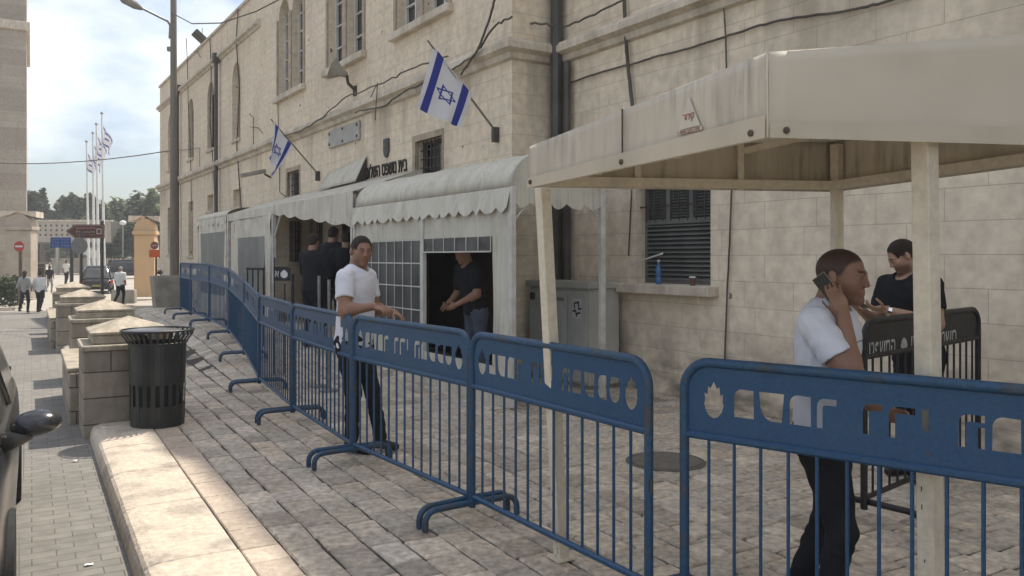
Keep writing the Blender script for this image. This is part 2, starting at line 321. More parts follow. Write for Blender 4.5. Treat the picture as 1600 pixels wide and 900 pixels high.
# pavement: grout bed, kerb slabs, pink strip, stone pavers with slight unevenness
m = MB(); rows = []
for a in fr(-8, 34, .8): rows.append([V((*ST(a, b), gp(*ST(a, b))-.012)) for b in fr(.10, 16, .6)])
m.sheet(rows); tag(m.build('pavement_bed', GROUT, None, smooth=True), kind='structure')
def slab(m, cols, a0, a1, b0, b1, g, ch, zt, jit, tint, dz=0):
    c = [(a0+g, b0+g), (a1-g, b0+g), (a1-g, b1-g), (a0+g, b1-g)]
    c = [(a+random.uniform(-jit, jit), b+random.uniform(-jit, jit)) for a, b in c]
    am = (a0+a1)/2; bm_ = (b0+b1)/2; tl = (random.uniform(-1, 1)*zt, random.uniform(-1, 1)*zt)
    vs = []
    for k, (ins, z) in enumerate(((0, -.02), (0, -ch), (ch, 0))):
        for a, b in c:
            aa = a-ins*(1 if a > am else -1); bb = b-ins*(1 if b > bm_ else -1)
            p = ST(aa, bb); vs.append((p.x, p.y, gp(p.x, p.y)+z+dz+.004+(tl[0]*(a-am)+tl[1]*(b-bm_) if z > -.015 else 0)))
    fs = [(8, 9, 10, 11)]+[(j*4+i, j*4+(i+1) % 4, (j+1)*4+(i+1) % 4, (j+1)*4+i) for j in (0, 1) for i in range(4)]
    m.add(vs, fs); cols += [tint]*12
def setcol(o, cols):
    at = o.data.color_attributes.new('tint', 'FLOAT_COLOR', 'POINT')
    at.data.foreach_set('color', np.array([tuple(c)+(1,) for c in cols], dtype=np.float32).ravel())
m = MB(); cols = []; b = .70
while b < 8.2:
    wd = random.uniform(.185, .23); a = -4.2+random.random()*.3
    while a < 25:
        ln = random.uniform(.19, .31); t = random.gauss(1, .13)+(.16 if random.random() < .12 else 0); t = max(.62, min(1.35, t)); hue = random.uniform(-.025, .03)
        if random.random() < .05: hue += .05
        slab(m, cols, a, a+ln, b, b+wd, .0065, .010, .010, .008, (t*(1+hue), t, t*(1-hue)))
        a += ln
    b += wd
o = m.build('pavement', PAVE, None); setcol(o, cols); tag(o, kind='structure')
m = MB(); cols = []
for (b0, b1) in ((.485, .70),):
    a = -4.2
    while a < 22:
        ln = random.uniform(.2, .42); t = random.gauss(1, .08)
        slab(m, cols, a, a+ln, b0, b1, .004, .006, .004, .003, (t*1.02, t, t*.98)); a += ln
o = m.build('pavement_strip', PINK, None); setcol(o, cols); tag(o, kind='structure')
m = MB(); a = -4.0
while a < 29:
    ln = random.uniform(.85, 1.15); dz = random.uniform(-.004, .004)
    prof = [(-.03, -.2), (-.012, -.06), (.004, -.028), (.022, -.010), (.055, -.002), (.09, .004), (.20, .006), (.475, .006), (.478, -.1)]
    rows = []
    for aa in (a+.006, a+.018, a+ln/2, a+ln-.018, a+ln-.006):
        ins = .010 if aa in (a+.006, a+ln-.006) else 0
        rows.append([V((*ST(aa, b), gp(*ST(aa, max(b, .2)))+z+dz-ins)) for b, z in prof])
    m.sheet(rows); a += ln
o = m.build('kerb', KERB, None); tag(o, kind='structure')
q = MB(); q.box(-130, 60, -14, 160, -2.0, 32)
hz = bpy.data.materials.new('haze_air'); hz.use_nodes = True; hz.node_tree.nodes.clear(); pv = hz.node_tree.nodes.new('ShaderNodeVolumePrincipled'); ho_ = hz.node_tree.nodes.new('ShaderNodeOutputMaterial')
pv.inputs['Color'].default_value = (.93, .95, 1, 1); pv.inputs['Density'].default_value = .0015; pv.inputs['Anisotropy'].default_value = .3; hz.node_tree.links.new(pv.outputs[0], ho_.inputs['Volume'])
tag(q.build('haze', hz), kind='stuff')
# ------------------------------------------------------------------ building (local frame: x along wall, y into wall)
BC = V((0, 11.04, 0)); BEX = V((.5335, -.8458, 0)); BEY = V((.8458, .5335, 0)); BROT = math.atan2(BEX.y, BEX.x)
def bl(px, y0=0.0):
    r = (px-800)/F; x = (r*(11.04+.5335*y0)-.8458*y0)/(.5335+.8458*r); return x, 11.04-.8458*x+.5335*y0
def bz(py, d): return CH-(py-HZ)/F*d
def BW(x, y, z=0): return BC+BEX*x+BEY*y+V((0, 0, z))
def bthing(name, label, cat, group=None): return thing(name, label, cat, tuple(BC), BROT, group)
bld = bthing('courthouse', 'long pale limestone courthouse with arched upper windows, stained stone and old pipes', 'building')
HW = []   # holes of left wing: x0,x1,z0,z1,arch,kind
def lancet(c, w, z0, z1, kind): HW.append((c-w/2, c+w/2, z0, z1, True, kind))
lancet(-24.4, .9, 4.95, 7.02, 'board'); lancet(-20.6, .92, 4.98, 7.02, 'dark'); lancet(-17.6, .92, 4.98, 7.05, 'dark'); lancet(-14.46, .88, 4.9, 7.05, 'board')
for c in (-9.52, -6.08, -2.72):
    lancet(c-.52, .82, 5.40, 7.65, 'sash'); lancet(c+.52, .82, 5.40, 7.65, 'sash')
for (x0, x1, z0, z1, k) in ((-24.9, -24.0, 1.7, 3.5, 'plain'), (-21.0, -20.2, 1.65, 3.5, 'plain'), (-18.05, -17.25, 3.05, 3.55, 'board'), (-14.8, -13.95, 3.0, 3.5, 'board'),
                            (-9.75, -8.85, 2.98, 3.56, 'plain'), (-9.5, -8.75, 1.50, 2.42, 'plain'), (-8.05, -7.35, 1.35, 2.4, 'plain'), (-6.66, -5.5, .02, 2.4, 'door'),
                            (-2.92, -1.98, 2.90, 3.47, 'bars')):
    HW.append((x0, x1, z0, z1, False, k))
RW = [(1.64, 2.87, 1.29, 2.80, False, 'shutter')]
def wall(m, x0, x1, z0, z1, holes, y, dep=.24):
    xs = sorted({x0, x1, *[h[0] for h in holes], *[h[1] for h in holes]}); zs = sorted({z0, z1, *[h[2] for h in holes], *[h[3] for h in holes]})
    for i in range(len(xs)-1):
        for j in range(len(zs)-1):
            cx = (xs[i]+xs[i+1])/2; cz = (zs[j]+zs[j+1])/2
            if any(h[0] < cx < h[1] and h[2] < cz < h[3] for h in holes): continue
            m.add([(xs[i], y, zs[j]), (xs[i+1], y, zs[j]), (xs[i+1], y, zs[j+1]), (xs[i], y, zs[j+1])], [(0, 1, 2, 3)])
    for h in holes:
        a, b, c, d, ar = h[:5]; w = b-a
        if ar:
            zc = d-w*.62; cx = (a+b)/2
            ap = [(cx-(w/2)*cos(pi*i/20)*1.0, zc+w*.62*sin(pi*i/20)**.85) for i in range(11)]
            for sgn in (0, 1):
                pts = [(x if sgn == 0 else 2*cx-x, z) for x, z in ap]
                cor = (a, d) if sgn == 0 else (b, d)
                for i in range(10): m.add([(cor[0], y, cor[1]), (pts[i][0], y, pts[i][1]), (pts[i+1][0], y, pts[i+1][1])], [(0, 1, 2)])
                for i in range(10): m.add([(pts[i][0], y, pts[i][1]), (pts[i+1][0], y, pts[i+1][1]), (pts[i+1][0], y+dep, pts[i+1][1]), (pts[i][0], y+dep, pts[i][1])], [(0, 1, 2, 3)])
            top = zc
        else:
            top = d; m.add([(a, y, d), (b, y, d), (b, y+dep, d), (a, y+dep, d)], [(0, 1, 2, 3)])
        for x in (a, b): m.add([(x, y, c), (x, y+dep, c), (x, y+dep, top), (x, y, top)], [(0, 1, 2, 3)])
        m.add([(a, y, c), (b, y, c), (b, y+dep, c), (a, y+dep, c)], [(0, 1, 2, 3)])
LX0 = -26.6; ZT = 9.25; RX1 = 15.0; RY = .73  # near wall top is out of view, its height chosen for the shadow it casts
m = MB()
wall(m, LX0, 0, -1, ZT, HW, 0)
wall(m, 0, RX1, -1, ZT, RW, RY)
m.add([(0, 0, -1), (0, RY, -1), (0, RY, ZT), (0, 0, ZT)], [(0, 1, 2, 3)])
m.add([(LX0, 0, -1), (LX0, 12, -1), (LX0, 12, ZT), (LX0, 0, ZT)], [(0, 1, 2, 3)])
m.add([(RX1, RY, -1), (RX1, 12, -1), (RX1, 12, ZT), (RX1, RY, ZT)], [(0, 1, 2, 3)])
m.add([(LX0, 12, -1), (RX1, 12, -1), (RX1, 12, ZT), (LX0, 12, ZT)], [(0, 1, 2, 3)])
# left far stretch is lower: keep parapet profile by building the top band separately
me_wall = m
# lower the far roofline (8.4 m) beyond x=-13 by trimming the vertices' height there
o = m.build('wall', STONE, bld)
bm = bmesh.new(); bm.from_mesh(o.data)
bmesh.ops.bisect_plane(bm, geom=bm.verts[:]+bm.edges[:]+bm.faces[:], plane_co=(-12.2, 0, 0), plane_no=(1, 0, 0))
bmesh.ops.bisect_plane(bm, geom=bm.verts[:]+bm.edges[:]+bm.faces[:], plane_co=(-11.6, 0, 0), plane_no=(1, 0, 0))
for v in bm.verts:
    if v.co.z > ZT-.01 and v.co.x < -12.1: v.co.z = 8.42
    elif v.co.z > ZT-.01 and v.co.x > -.01 and v.co.y > .5 and v.co.y < 1: v.co.z = 10.45  # unseen right wing top, raised to place its shadow edge on the pavement
bm.to_mesh(o.data); bm.free()
m = MB(); m.add([(LX0, 0, 8.3), (-12, 0, 8.3), (-12, 12, 8.3), (LX0, 12, 8.3)], [(0, 1, 2, 3)]); m.add([(-12, RY, 8.9), (RX1, RY, 8.9), (RX1, 12, 8.9), (-12, 12, 8.9)], [(0, 1, 2, 3)])
m.build('roof', TRIM, bld)
def cornice(m, x0, x1, y, z, h, pr, ret=None):
    prof = [(0, 0), (-pr*.35, .02), (-pr*.45, h*.35), (-pr, h*.5), (-pr, h*.8), (-pr*.8, h), (0, h+.03)]
    pts = [(x0, prof)]
    rows = [[(x, y+q[0], z+q[1]) for q in prof] for x in (x0, x1)]
    m.sheet(rows); m.add([(x0, y+q[0], z+q[1]) for q in prof], [tuple(range(7))]); m.add([(x1, y+q[0], z+q[1]) for q in prof], [tuple(range(7))])
m = MB(); cornice(m, LX0-.1, -.0, 0, 4.22, .26, .17)
# mitred corner return
prof = [(0, 0), (-.06, .02), (-.077, .09), (-.17, .13), (-.17, .21), (-.136, .26), (0, .29)]
m.sheet([[(0, q[0], 4.22+q[1]) for q in prof], [(-q[0], q[0], 4.22+q[1]) for q in prof], [(-q[0], RY+q[0], 4.22+q[1]) for q in prof]])
cornice(m, 0.02, RX1, RY, 4.22, .26, .17)
m.build('cornice', TRIM, bld)
m = MB(); cornice(m, LX0-.12, -12.0, 0, 7.46, .2, .13); m.build('cornice', TRIM, bld)
m = MB(); m.box(LX0-.05, -12.25, -.05, .35, 8.421, 8.5); m.build('parapet_coping', TRIM, bld)
for i, (x0, x1, z0, z1, ar, k) in enumerate(HW+RW):
    y = RY if k == 'shutter' else 0
    fm = {'sash': WFRAME, 'board': TRIM, 'dark': IRON, 'plain': GREYM, 'bars': IRON, 'door': IRON, 'shutter': SHUT}[k]
    win = MB(); yy = y+.15; t = .045
    for a, b, c, d in ((x0, x0+t, z0, z1), (x1-t, x1, z0, z1), (x0+t, x1-t, z0, z0+t), (x0+t, x1-t, z1-t, z1)): win.box(a, b, yy, yy+.05, c, d)
    if k == 'sash':
        xm = (x0+x1)/2; win.box(xm-.025, xm+.025, yy-.005, yy+.05, z0+t, z1-t)
        for q in (.2, .4, .6, .78): win.box(x0+t, x1-t, yy+.003, yy+.047, z0+(z1-z0)*q-.015, z0+(z1-z0)*q+.015)
    if k == 'dark':
        for q in (.33, .62): win.box(x0+t, x1-t, yy+.003, yy+.047, z0+(z1-z0)*q-.012, z0+(z1-z0)*q+.012)
        win.box((x0+x1)/2-.012, (x0+x1)/2+.012, yy+.001, yy+.049, z0+t, z1-t)
    wo = win.build('door' if k == 'door' else 'window', fm, bld)
    pm = MB(); pm.box(x0+.002, x1-.002, yy+.06, yy+.085, z0+.002, z1-.002)
    pm.build('pane', {'board': PALEGL, 'door': DARKIN, 'shutter': SHUT}.get(k, GLASS), wo)
    if k in ('bars', 'plain') and z0 > 1:
        bb = MB(); n = max(3, int((x1-x0)/.12))
        for j in range(1, n): xx = x0+(x1-x0)*j/n; bb.box(xx-.008, xx+.008, y+.06, y+.076, z0, z1)
        for j in (1, 2, 3): zz = z0+(z1-z0)*j/4; bb.box(x0, x1, y+.078, y+.088, zz-.008, zz+.008)
        if x0 > -10: bb.build('grille', IRON, wo)
    if k == 'shutter':
        sh = MB()
        zmid = 2.02
        sh.box(x0+t, x1-t, yy-.02, yy+.05, zmid-.03, zmid+.03)
        zz = z0+.05
        while zz < zmid-.05:
            sh.add([(x0+t, yy-.015, zz), (x1-t, yy-.015, zz), (x1-t, yy+.045, zz+.05), (x0+t, yy+.045, zz+.05)], [(0, 1, 2, 3)]); sh.box(x0+t, x1-t, yy-.018, yy-.010, zz-.004, zz+.008); zz += .052
        for c in range(3):
            a = x0+t+(x1-x0-2*t)*c/3; b = x0+t+(x1-x0-2*t)*(c+1)/3
            for q in (a, b-.03): sh.box(q, q+.03, yy-.022, yy+.04, zmid+.03, z1-t)
            zz = zmid+.05
            while zz < z1-.08:
                sh.add([(a+.03, yy-.01, zz), (b-.03, yy-.01, zz), (b-.03, yy+.03, zz+.03), (a+.03, yy+.03, zz+.03)], [(0, 1, 2, 3)]); zz += .034
        sh.build('louvre', SHUT, wo)
        gr_ = MB()
        for j in range(1, 9): xx = x0+(x1-x0)*j/9; gr_.box(xx-.006, xx+.006, y+.05, y+.062, zmid, z1)
        for zz in (2.2, 2.45, 2.68): gr_.box(x0, x1, y+.064, y+.072, zz-.01, zz+.01)
        gr_.build('grille', IRON, wo)
    s = MB()   # surround and sill
    if k in ('sash',): pass
    elif k not in ('door', 'shutter'): s.box(x0-.05, x1+.05, y-.06, y+.1, z0-.09, z0-.002)
    if k == 'shutter': s.box(x0-.17, x1+.12, y-.17, y+.12, z0-.115, z0-.002)
    if s.v: s.build('sill', TRIM, wo, bevel=.012)
    if k in ('bars', 'plain') and x0 > -10:
        s = MB(); q = .1
        for a, b, c, d in ((x0-q, x0, z0, z1+q), (x1, x1+q*.3, z0, z1+q), (x0, x1, z1, z1+q)): s.box(a, b, y-.02, y+.05, c, d)
        s.build('surround', FRAMESTONE, wo)
for c in (-9.52, -6.08, -2.72):   # coupled lancets: one long sill, side jambs, middle pier
    s = MB(); s.box(c-1.08, c+1.08, -.12, .1, 5.27, 5.398); s.build('sill', TRIM, bld, bevel=.015)
    s = MB()
    for x in (c-1.03, c-.105, c+.935): s.box(x, x+(.095 if x != c-.105 else .21), -.035, .02, 5.4, 7.25)
    s.build('jamb', FRAMESTONE, bld, bevel=.01)
# drainpipes and cables fixed to the wall
def pipe(pts, r, name='drainpipe', mat=PIPE, n=8):
    q = MB(); q.tube(pts, r, n=n); return autosmooth(q.build(name, mat, bld))
for x, zt in ((-22.3, 7.5), (-16.35, 7.4)):
    p = pipe([(x, -.12, zt), (x, -.12, .1)], .055)
    q = MB(); q.box(x-.11, x+.11, -.22, -.01, zt, zt+.28); q.build('rainwater_head', PIPE, p, bevel=.02)
pipe([(.16, RY-.12, 9), (.16, RY-.12, 1.2)], .085); pipe([(.36, RY-.09, 4.2), (.36, RY-.09, 1.2)], .05)
p = pipe([(.27, RY-.03, 6), (.27, RY-.03, 5.2)], .02, 'cable', CABLE)
def bcable(pts, r=.016, y=-.03, jit=.012):
    r *= .72
    out = []
    for i in range(len(pts)-1):
        a = pts[i]; b = pts[i+1]
        for k in range(6):
            t = k/6; out.append((a[0]+(b[0]-a[0])*t+random.uniform(-jit, jit)*.5, y if len(a) < 3 else a[2]+(b[2]-a[2])*t, a[1]+(b[1]-a[1])*t+random.uniform(-jit, jit)))
    a = pts[-1]; out.append((a[0], y if len(a) < 3 else a[2], a[1])); return pipe(out, r, 'cable', CABLE, 6)
def pxc(lst, r=.016, y0=0.0, yo=-.03, jit=.012):
    q = []
    for px, py in lst: x, d = bl(px, y0+yo); q.append((x, bz(py, d), y0+yo))
    return bcable(q, r, y0+yo, jit)
pxc([(555, 176), (600, 165), (640, 140), (700, 112), (740, 88), (775, 38), (800, 26)], .02, 0, -.2, .02)
pxc([(425, 215), (470, 205), (500, 186), (540, 152), (600, 130), (640, 108), (700, 88)], .018, 0, -.19, .02)
pxc([(720, 117), (748, 75), (765, 30), (775, -8)], .022, 0, -.24, .01)
pxc([(579, 152), (590, 130), (586, 188)], .012, 0, -.2)
pxc([(802, 26), (830, 36), (866, 40)], .02, .35, -.05, .02)
pxc([(882, 42), (930, 22), (985, -6)], .02, RY, -.2, .012)
pxc([(975, -5), (977, 50), (982, 110), (988, 165)], .032, RY, -.05, .008)
pxc([(888, 130), (952, 109), (985, 101), (1018, 90), (1080, 74), (1120, 61), (1180, 42), (1228, 30), (1330, 16), (1380, 4), (1440, -14)], .018, RY, -.04, .006)
pxc([(1130, -5), (1134, 60), (1135, 110)], .012, RY, -.03, .004)
pxc([(1143, 296), (1140, 380), (1136, 460), (1131, 600)], .014, RY, -.03, .003)
pxc([(987, 296), (985, 340), (982, 400)], .014, RY, -.03, .003)
pxc([(291, 60), (293, 100), (294, 160), (298, 240), (299, 330)], .02, 0, -.05, .01)
pxc([(302, 82), (308, 80), (313, 90)], .014, 0, -.05, .01)
pxc([(328, 60), (330, 110), (328, 190), (334, 270), (336, 335)], .022, 0, -.05, .02)
pxc([(372, 15), (369, 60), (374, 140), (370, 230), (377, 325)], .024, 0, -.05, .02)
pxc([(434, 160), (436, 240), (437, 300), (452, 312)], .014, 0, -.04, .006)
pxc([(390, 178), (396, 184), (396, 230), (402, 236)], .014, 0, -.1, .004); pxc([(391, 198), (404, 200), (410, 208)], .014, 0, -.1, .004)
pxc([(260, 237), (290, 234), (312, 231), (312, 265)], .012, 0, -.06, .004)
# plaque, shield and lettering
q = MB(); q.box(-6.9, -5.27, -.05, -.005, 3.80, 4.15); pl = q.build('plaque', mk('plaque_stone', (.44, .43, .39), (.36, .35, .32), scale=3), bld, bevel=.012)
q = MB()
for x in (-6.82, -5.35):
    for z in (3.87, 4.08): q.box(x-.025, x+.025, -.065, -.052, z-.025, z+.025)
q.box(-6.12, -6.07, -.065, -.052, 4.08, 4.12); q.box(-6.12, -6.07, -.065, -.052, 3.84, 3.88); q.build('bolt', RUSTY, pl)
q = MB(); q.prism([(-4.16, 3.66), (-3.96, 3.66), (-3.96, 3.44), (-4.0, 3.37), (-4.06, 3.33), (-4.12, 3.37), (-4.16, 3.44)], -.04, -.005)
sh = q.build('emblem_shield', mk('shield_grey', (.10, .11, .10), (.07, .075, .07), scale=8), bld)
q = MB(); q.box(-4.065, -4.055, -.046, -.041, 3.40, 3.6)
for r_ in (.025, .045, .065):
    q.tube(arc((-4.06, -.044, 3.58), r_, 180, 360, 8, (1, 0, 0), (0, 0, 1)), .004, 4)
q.build('menorah', mk('shield_gold', (.3, .26, .15)), sh)
text_mesh('lettering', heb('בית משפט השלום'), -5.02, -3.24, 3.03, 3.29, -.012, TEXTM, bld, ext=.01, off=.018)
text_mesh('lettering', heb('ירושלים'), -4.55, -3.72, 2.72, 2.93, -.012, TEXTM, bld, ext=.01, off=.015)
# ------------------------------------------------------------------ wall lamps and projecting things
def floodlight(px, py, out_, s, label, name='floodlight'):
    x, d = bl(px, -out_*.6); z = bz(py, d); t = bthing(name, label, 'lamp', None)
    q = MB(); prof = [(.05*s, 0), (.09*s, .02*s), (.11*s, .16*s), (.30*s, .42*s), (.31*s, .45*s), (.28*s, .44*s)]
    M = Matrix.Translation((x, -out_*.35, z-.05)) @ Matrix.Rotation(R(62), 4, 'X') @ Matrix.Rotation(R(-28), 4, 'Y')
    q.lathe(prof, 20, M=M); autosmooth(q.build('lamp_head', CONC, t))
    q = MB(); q.tube([(x, -.0, z-.32), (x, -out_*.3, z-.2), (x, -out_*.35, z-.05)], .03, 8); q.box(x-.07, x+.07, -.03, -.002, z-.42, z-.24); q.build('bracket', IRON, t); return t
floodlight(532, 112, .5, .66, 'conical grey floodlight on the courthouse wall below the double window')
x, d = bl(404, -.3); z = bz(270, d)
t = bthing('wall_lamp', 'flat grey wall lamp left of the small furled flag', 'lamp')
q = MB(); M = Matrix.Translation((x, -.35, z)) @ Matrix.Rotation(R(14), 4, 'X'); q.box(-.09, .09, -.38, .22, -.05, .05, M); q.build('lamp_head', CONC, t, bevel=.02)
q = MB(); q.tube([(x, 0, z-.1), (x, -.16, z-.02)], .025); q.build('bracket', IRON, t)
# rooftop lamp on the parapet at far end
x, d = bl(315, .1); t = bthing('roof_floodlight', 'dark floodlight standing on the far parapet of the courthouse', 'lamp')
q = MB(); M = Matrix.Translation((x, .05, 8.86)) @ Matrix.Rotation(R(-40), 4, 'X'); q.box(-.22, .22, -.25, .25, -.09, .09, M); q.build('lamp_head', IRON, t, bevel=.03)
q = MB(); q.tube([(x, .1, 8.5), (x, .1, 8.85)], .03); q.tube([(x+.1, .1, 8.5), (x+.1, .1, 9.15)], .01); q.build('bracket', IRON, t)
# ------------------------------------------------------------------ flags
def flag(label, base, hoist0, hoist1, tip, fly0, fly1, name='wall_flag', sag=.05, star=.5, nw=26, nh=20, amp=.03):
    """flag cloth between hoist0..hoist1 (on pole) and fly0..fly1; one fine sheet, blue faces by position"""
    t = thing(name, label, 'flag', tuple(base))
    q = MB(); q.tube([V((0, 0, 0)), tip-base], [.017, .012], 8); q.build('pole', WOODP, t)
    q = MB(); u = BEY; M = Matrix.Rotation(BROT, 4, 'Z'); q.box(-.04, .04, -.05, .06, -.14, .06, M); q.build('bracket', IRON, t)
    nw, nh = 120, 84; rows = []
    nrm = ((fly0-hoist0).cross(hoist1-hoist0)).normalized()
    for j in range(nh+1):
        v = j/nh; row = []
        for i in range(nw+1):
            u = i/nw; p = (hoist0*(1-v)+hoist1*v)*(1-u)+(fly0*(1-v)+fly1*v)*u
            p = p+nrm*(amp*sin(v*9+u*2.5)*(.25+u)+amp*.5*sin(v*17-u*3)*u)+V((0, 0, -sag*sin(pi*v)*(.3+.7*u)))
            row.append(p-base)
        rows.append(row)
    q = MB()
    for r_ in rows: q.v += [tuple(p) for p in r_]
    W = nw+1
    def instar(u, v):
        x = (u-.5)*1.375; y = v-.5; r0 = .235; wth = .034
        for s in (1, -1):
            dmax = max(-s*y, (s*y)*.5+x*.866, (s*y)*.5-x*.866)   # triangle half-planes, inradius r0/2
            if r0/2-wth < dmax < r0/2: return True
        return False
    for j in range(nh):
        for i in range(nw):
            u = (i+.5)/nw; v = (j+.5)/nh
            q.f.append((j*W+i, j*W+i+1, (j+1)*W+i+1, (j+1)*W+i))
            q.mi.append(1 if (.09 < v < .25 or .75 < v < .91 or instar(u, v)) else 0)
    q.build('flag_cloth', [WFL, BLUFL], t, smooth=True); return t
x, d = bl(775, -.03); b0 = BW(x, -.03, bz(206, d)); dd = 11.0
flag('large white and blue flag with a six-pointed star near the building corner', b0, P(678, 72, 10.82), P(738, 148, 11.1), P(668, 63, 10.78), P(650, 166, 10.75), P(722, 199, 11.0), sag=.03)
x, d = bl(497, -.03); b0 = BW(x, -.03, bz(272, d))
flag('smaller white and blue flag hanging furled above the flat white awning', b0, P(427, 190, 16.0), P(457, 229, 16.3), P(423, 186, 15.95), P(423, 242, 15.9), P(428, 278, 16.1), sag=.0, amp=.05)
# ------------------------------------------------------------------ tents along the wall
def valance(p0, p1, h, n, mat, parent, name='valance', out_=.0, sc=.06, rag=.01):
    p0 = V(p0); p1 = V(p1); rows = [[], [], []]; steps = n*8
    for i in range(steps+1):
        t = i/steps; p = p0.lerp(p1, t); ph = (t*n) % 1
        dr = h-sc*(1-abs(sin(pi*ph))) + random.uniform(-rag, rag)*.4
        w_ = .018*sin(t*n*pi*1.1)+.012*sin(t*37)
        rows[0].append(p); rows[1].append(p+V((0, -w_*.5-out_*.5, -dr*.5))); rows[2].append(p+V((0, -w_-out_, -dr)))
    q = MB(); q.sheet(rows); return q.build(name, mat, parent, smooth=True)
FY = -1.227
t1 = bthing('party_tent', 'white barrel-roofed tent with scalloped valance and gridded window panels nearest the corner', 'tent')
X0, X1 = -2.46, 1.945; Z0 = 2.34; YB = -.03
def barrel(x, z0, yf, yb, rise, n=14): c = (yf+yb)/2; r = (yb-yf)/2; return [V((x, c-r*cos(pi*i/n), z0+rise*sin(pi*i/n)**.8)) for i in range(n+1)]
rows = []
for i in range(25):
    t = i/24; x = X0+(X1-X0)*t; sagz = .018*sin(t*pi*6)**2
    rows.append([p-V((0, 0, sagz*(1 if 0 < k < 14 else 0))) for k, p in enumerate(barrel(x, Z0, FY, YB, .43))])
q = MB(); q.sheet(rows); q.build('roof_cover', TENT, t1, smooth=True, solid=.004)
q = MB(); pts = barrel(X1+.004, Z0, FY, YB, .43); q.add(pts, [tuple(range(len(pts)))]); q.build('gable', TENT, t1)
valance((X0, FY-.012, Z0), (X1, FY-.012, Z0), .27, 17, TENT, t1, out_=.05)
valance((X1+.01, YB, Z0), (X1+.012, FY, Z0), .22, 5, TENT, t1)
for (x, y) in ((X0, FY), (-.16, FY), (X1, FY), (X1, YB), (X0, YB)):
    q = MB(); q.box(x-.03, x+.03, y-.025, y+.035, .02, Z0); 
    o = q.build('pole', WHITEM, t1, bevel=.006)
q = MB(); q.box(X0, X1, FY+.04, FY+.08, Z0-.05, Z0-.005); q.box(X1-.04, X1-.002, FY+.08, YB-.04, Z0-.05, Z0-.005); q.box(X0, X1, YB+.04, YB+.07, Z0-.05, Z0-.005)
q.tube([(X1-.02, FY+.05, 2.0), (X1-.02, FY+.32, Z0-.03)], .014); q.tube([(X1-.02, YB-.05, 2.05), (X1-.02, YB-.32, Z0-.03)], .014); q.build('frame', WHITEM, t1)
def panel(x0, x1, z0, z1, mat, parent, name, wav=.02, y=FY-.005, nx=24, nz=8):
    rows = []
    for j in range(nz+1):
        row = []
        for i in range(nx+1):
            u = i/nx; v = j/nz; row.append((x0+(x1-x0)*u, y+wav*sin(u*9+v*4)*.6*(v*(1-v)*4*.6+.2)+wav*.3*sin(u*23+v*3), z0+(z1-z0)*v))
        rows.append(row)
    q = MB(); q.sheet(rows); return q.build(name, mat, parent, smooth=True)
panel(X0+.03, -.19, 1.83, Z0-.02, TENT, t1, 'side_wall'); panel(-.13, X1-.03, 1.83, Z0-.02, TENT, t1, 'side_wall')
panel(X0+.03, -.19, .0, .62, TENT, t1, 'side_wall'); panel(-.13, X1-.03, .0, .42, TENT, t1, 'skirting')
panel(X0+.03, X0+.14, .62, 1.83, TENT, t1, 'side_wall', nx=3); panel(1.55, X1-.03, .42, 1.83, TENT, t1, 'side_wall', nx=8)
q_ = panel(X0+.14, -.19, .62, 1.83, CLEAR, t1, 'window', .012)
g = MB()
for i in range(9): x = X0+.15+(-.2-X0-.15)*i/8; g.box(x-.006, x+.006, FY-.024, FY-.020, .62, 1.83)
for i in range(5): z = .63+1.19*i/4; g.box(X0+.14, -.19, FY-.026, FY-.0245, z-.008, z+.008)
g.build('window_grid', WHITEM, q_)
q_ = panel(-.13, 1.55, 1.66, 1.83, CLEAR, t1, 'window', .008)
g = MB()
for i in range(7): x = -.12+1.66*i/6; g.box(x-.006, x+.006, FY-.022, FY-.018, 1.66, 1.83)
g.box(-.13, 1.55, FY-.024, FY-.0225, 1.655, 1.672); g.build('window_grid', WHITEM, q_)
# inside of the tent: dark sheets standing in for the shade in there
panel(X0+.1, .05, .0, 2.3, mk('interior_shade_brown', (.10, .078, .06), (.07, .055, .043), scale=2), t1, 'interior_shade_sheet', .01, y=YB-.02)
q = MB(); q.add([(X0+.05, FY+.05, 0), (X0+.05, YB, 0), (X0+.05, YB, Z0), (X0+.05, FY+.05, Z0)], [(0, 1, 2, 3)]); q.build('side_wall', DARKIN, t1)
# second tent: flat lean-to awning over the entrance
t2 = bthing('entrance_awning', 'flat sloping white awning over the dark courthouse entrance', 'awning')
XA, XM, XB = -10.3, -6.76, -2.5; ZA, ZB_ = 2.62, 2.52
q = MB(); rows = []
for i in range(13):
    t = i/12; x = XA+(XB-XA)*t; rows.append([V((x, FY+.0+(1.15)*j/6, 2.58+.02*t+(.40)*j/6-.03*sin(pi*t*3)**2*sin(pi*j/6))) for j in range(7)])
q.sheet(rows); q.build('roof_cover', TENT, t2, smooth=True, solid=.004)
q = MB(); q.add([(XA, FY, 2.58), (XA, -.08, 2.58), (XA, -.08, 2.98)], [(0, 1, 2)]); q.build('gable', TENT, t2); q = MB(); q.add([(XB-.02, FY, 2.60), (XB-.02, -.08, 2.6), (XB-.02, -.08, 3.0)], [(0, 1, 2)]); q.build('gable', TENT, t2)
valance((XA, FY-.01, 2.58), (XM, FY-.01, 2.59), .16, 1, TENT, t2, sc=.0)
rows = [[], [], [], []]
for i in range(61):
    t = i/60; x = XM+(XB-XM)*t; h = .12+.38*t; bot = 2.59-h-.05*abs(sin(t*pi*5.5))
    for j in range(4): rows[j].append((x, FY-.02-.02*sin(t*14+j)*(j/3), 2.595+(bot-2.595)*j/3))
q = MB(); q.sheet(rows); q.build('valance', TENT, t2, smooth=True)
for x in (XA+.02, -9.75, XM, XB-.12):
    q = MB(); q.box(x-.035, x+.035, FY, FY+.07, .1, 2.56); q.build('pole', WHITEM, t2)
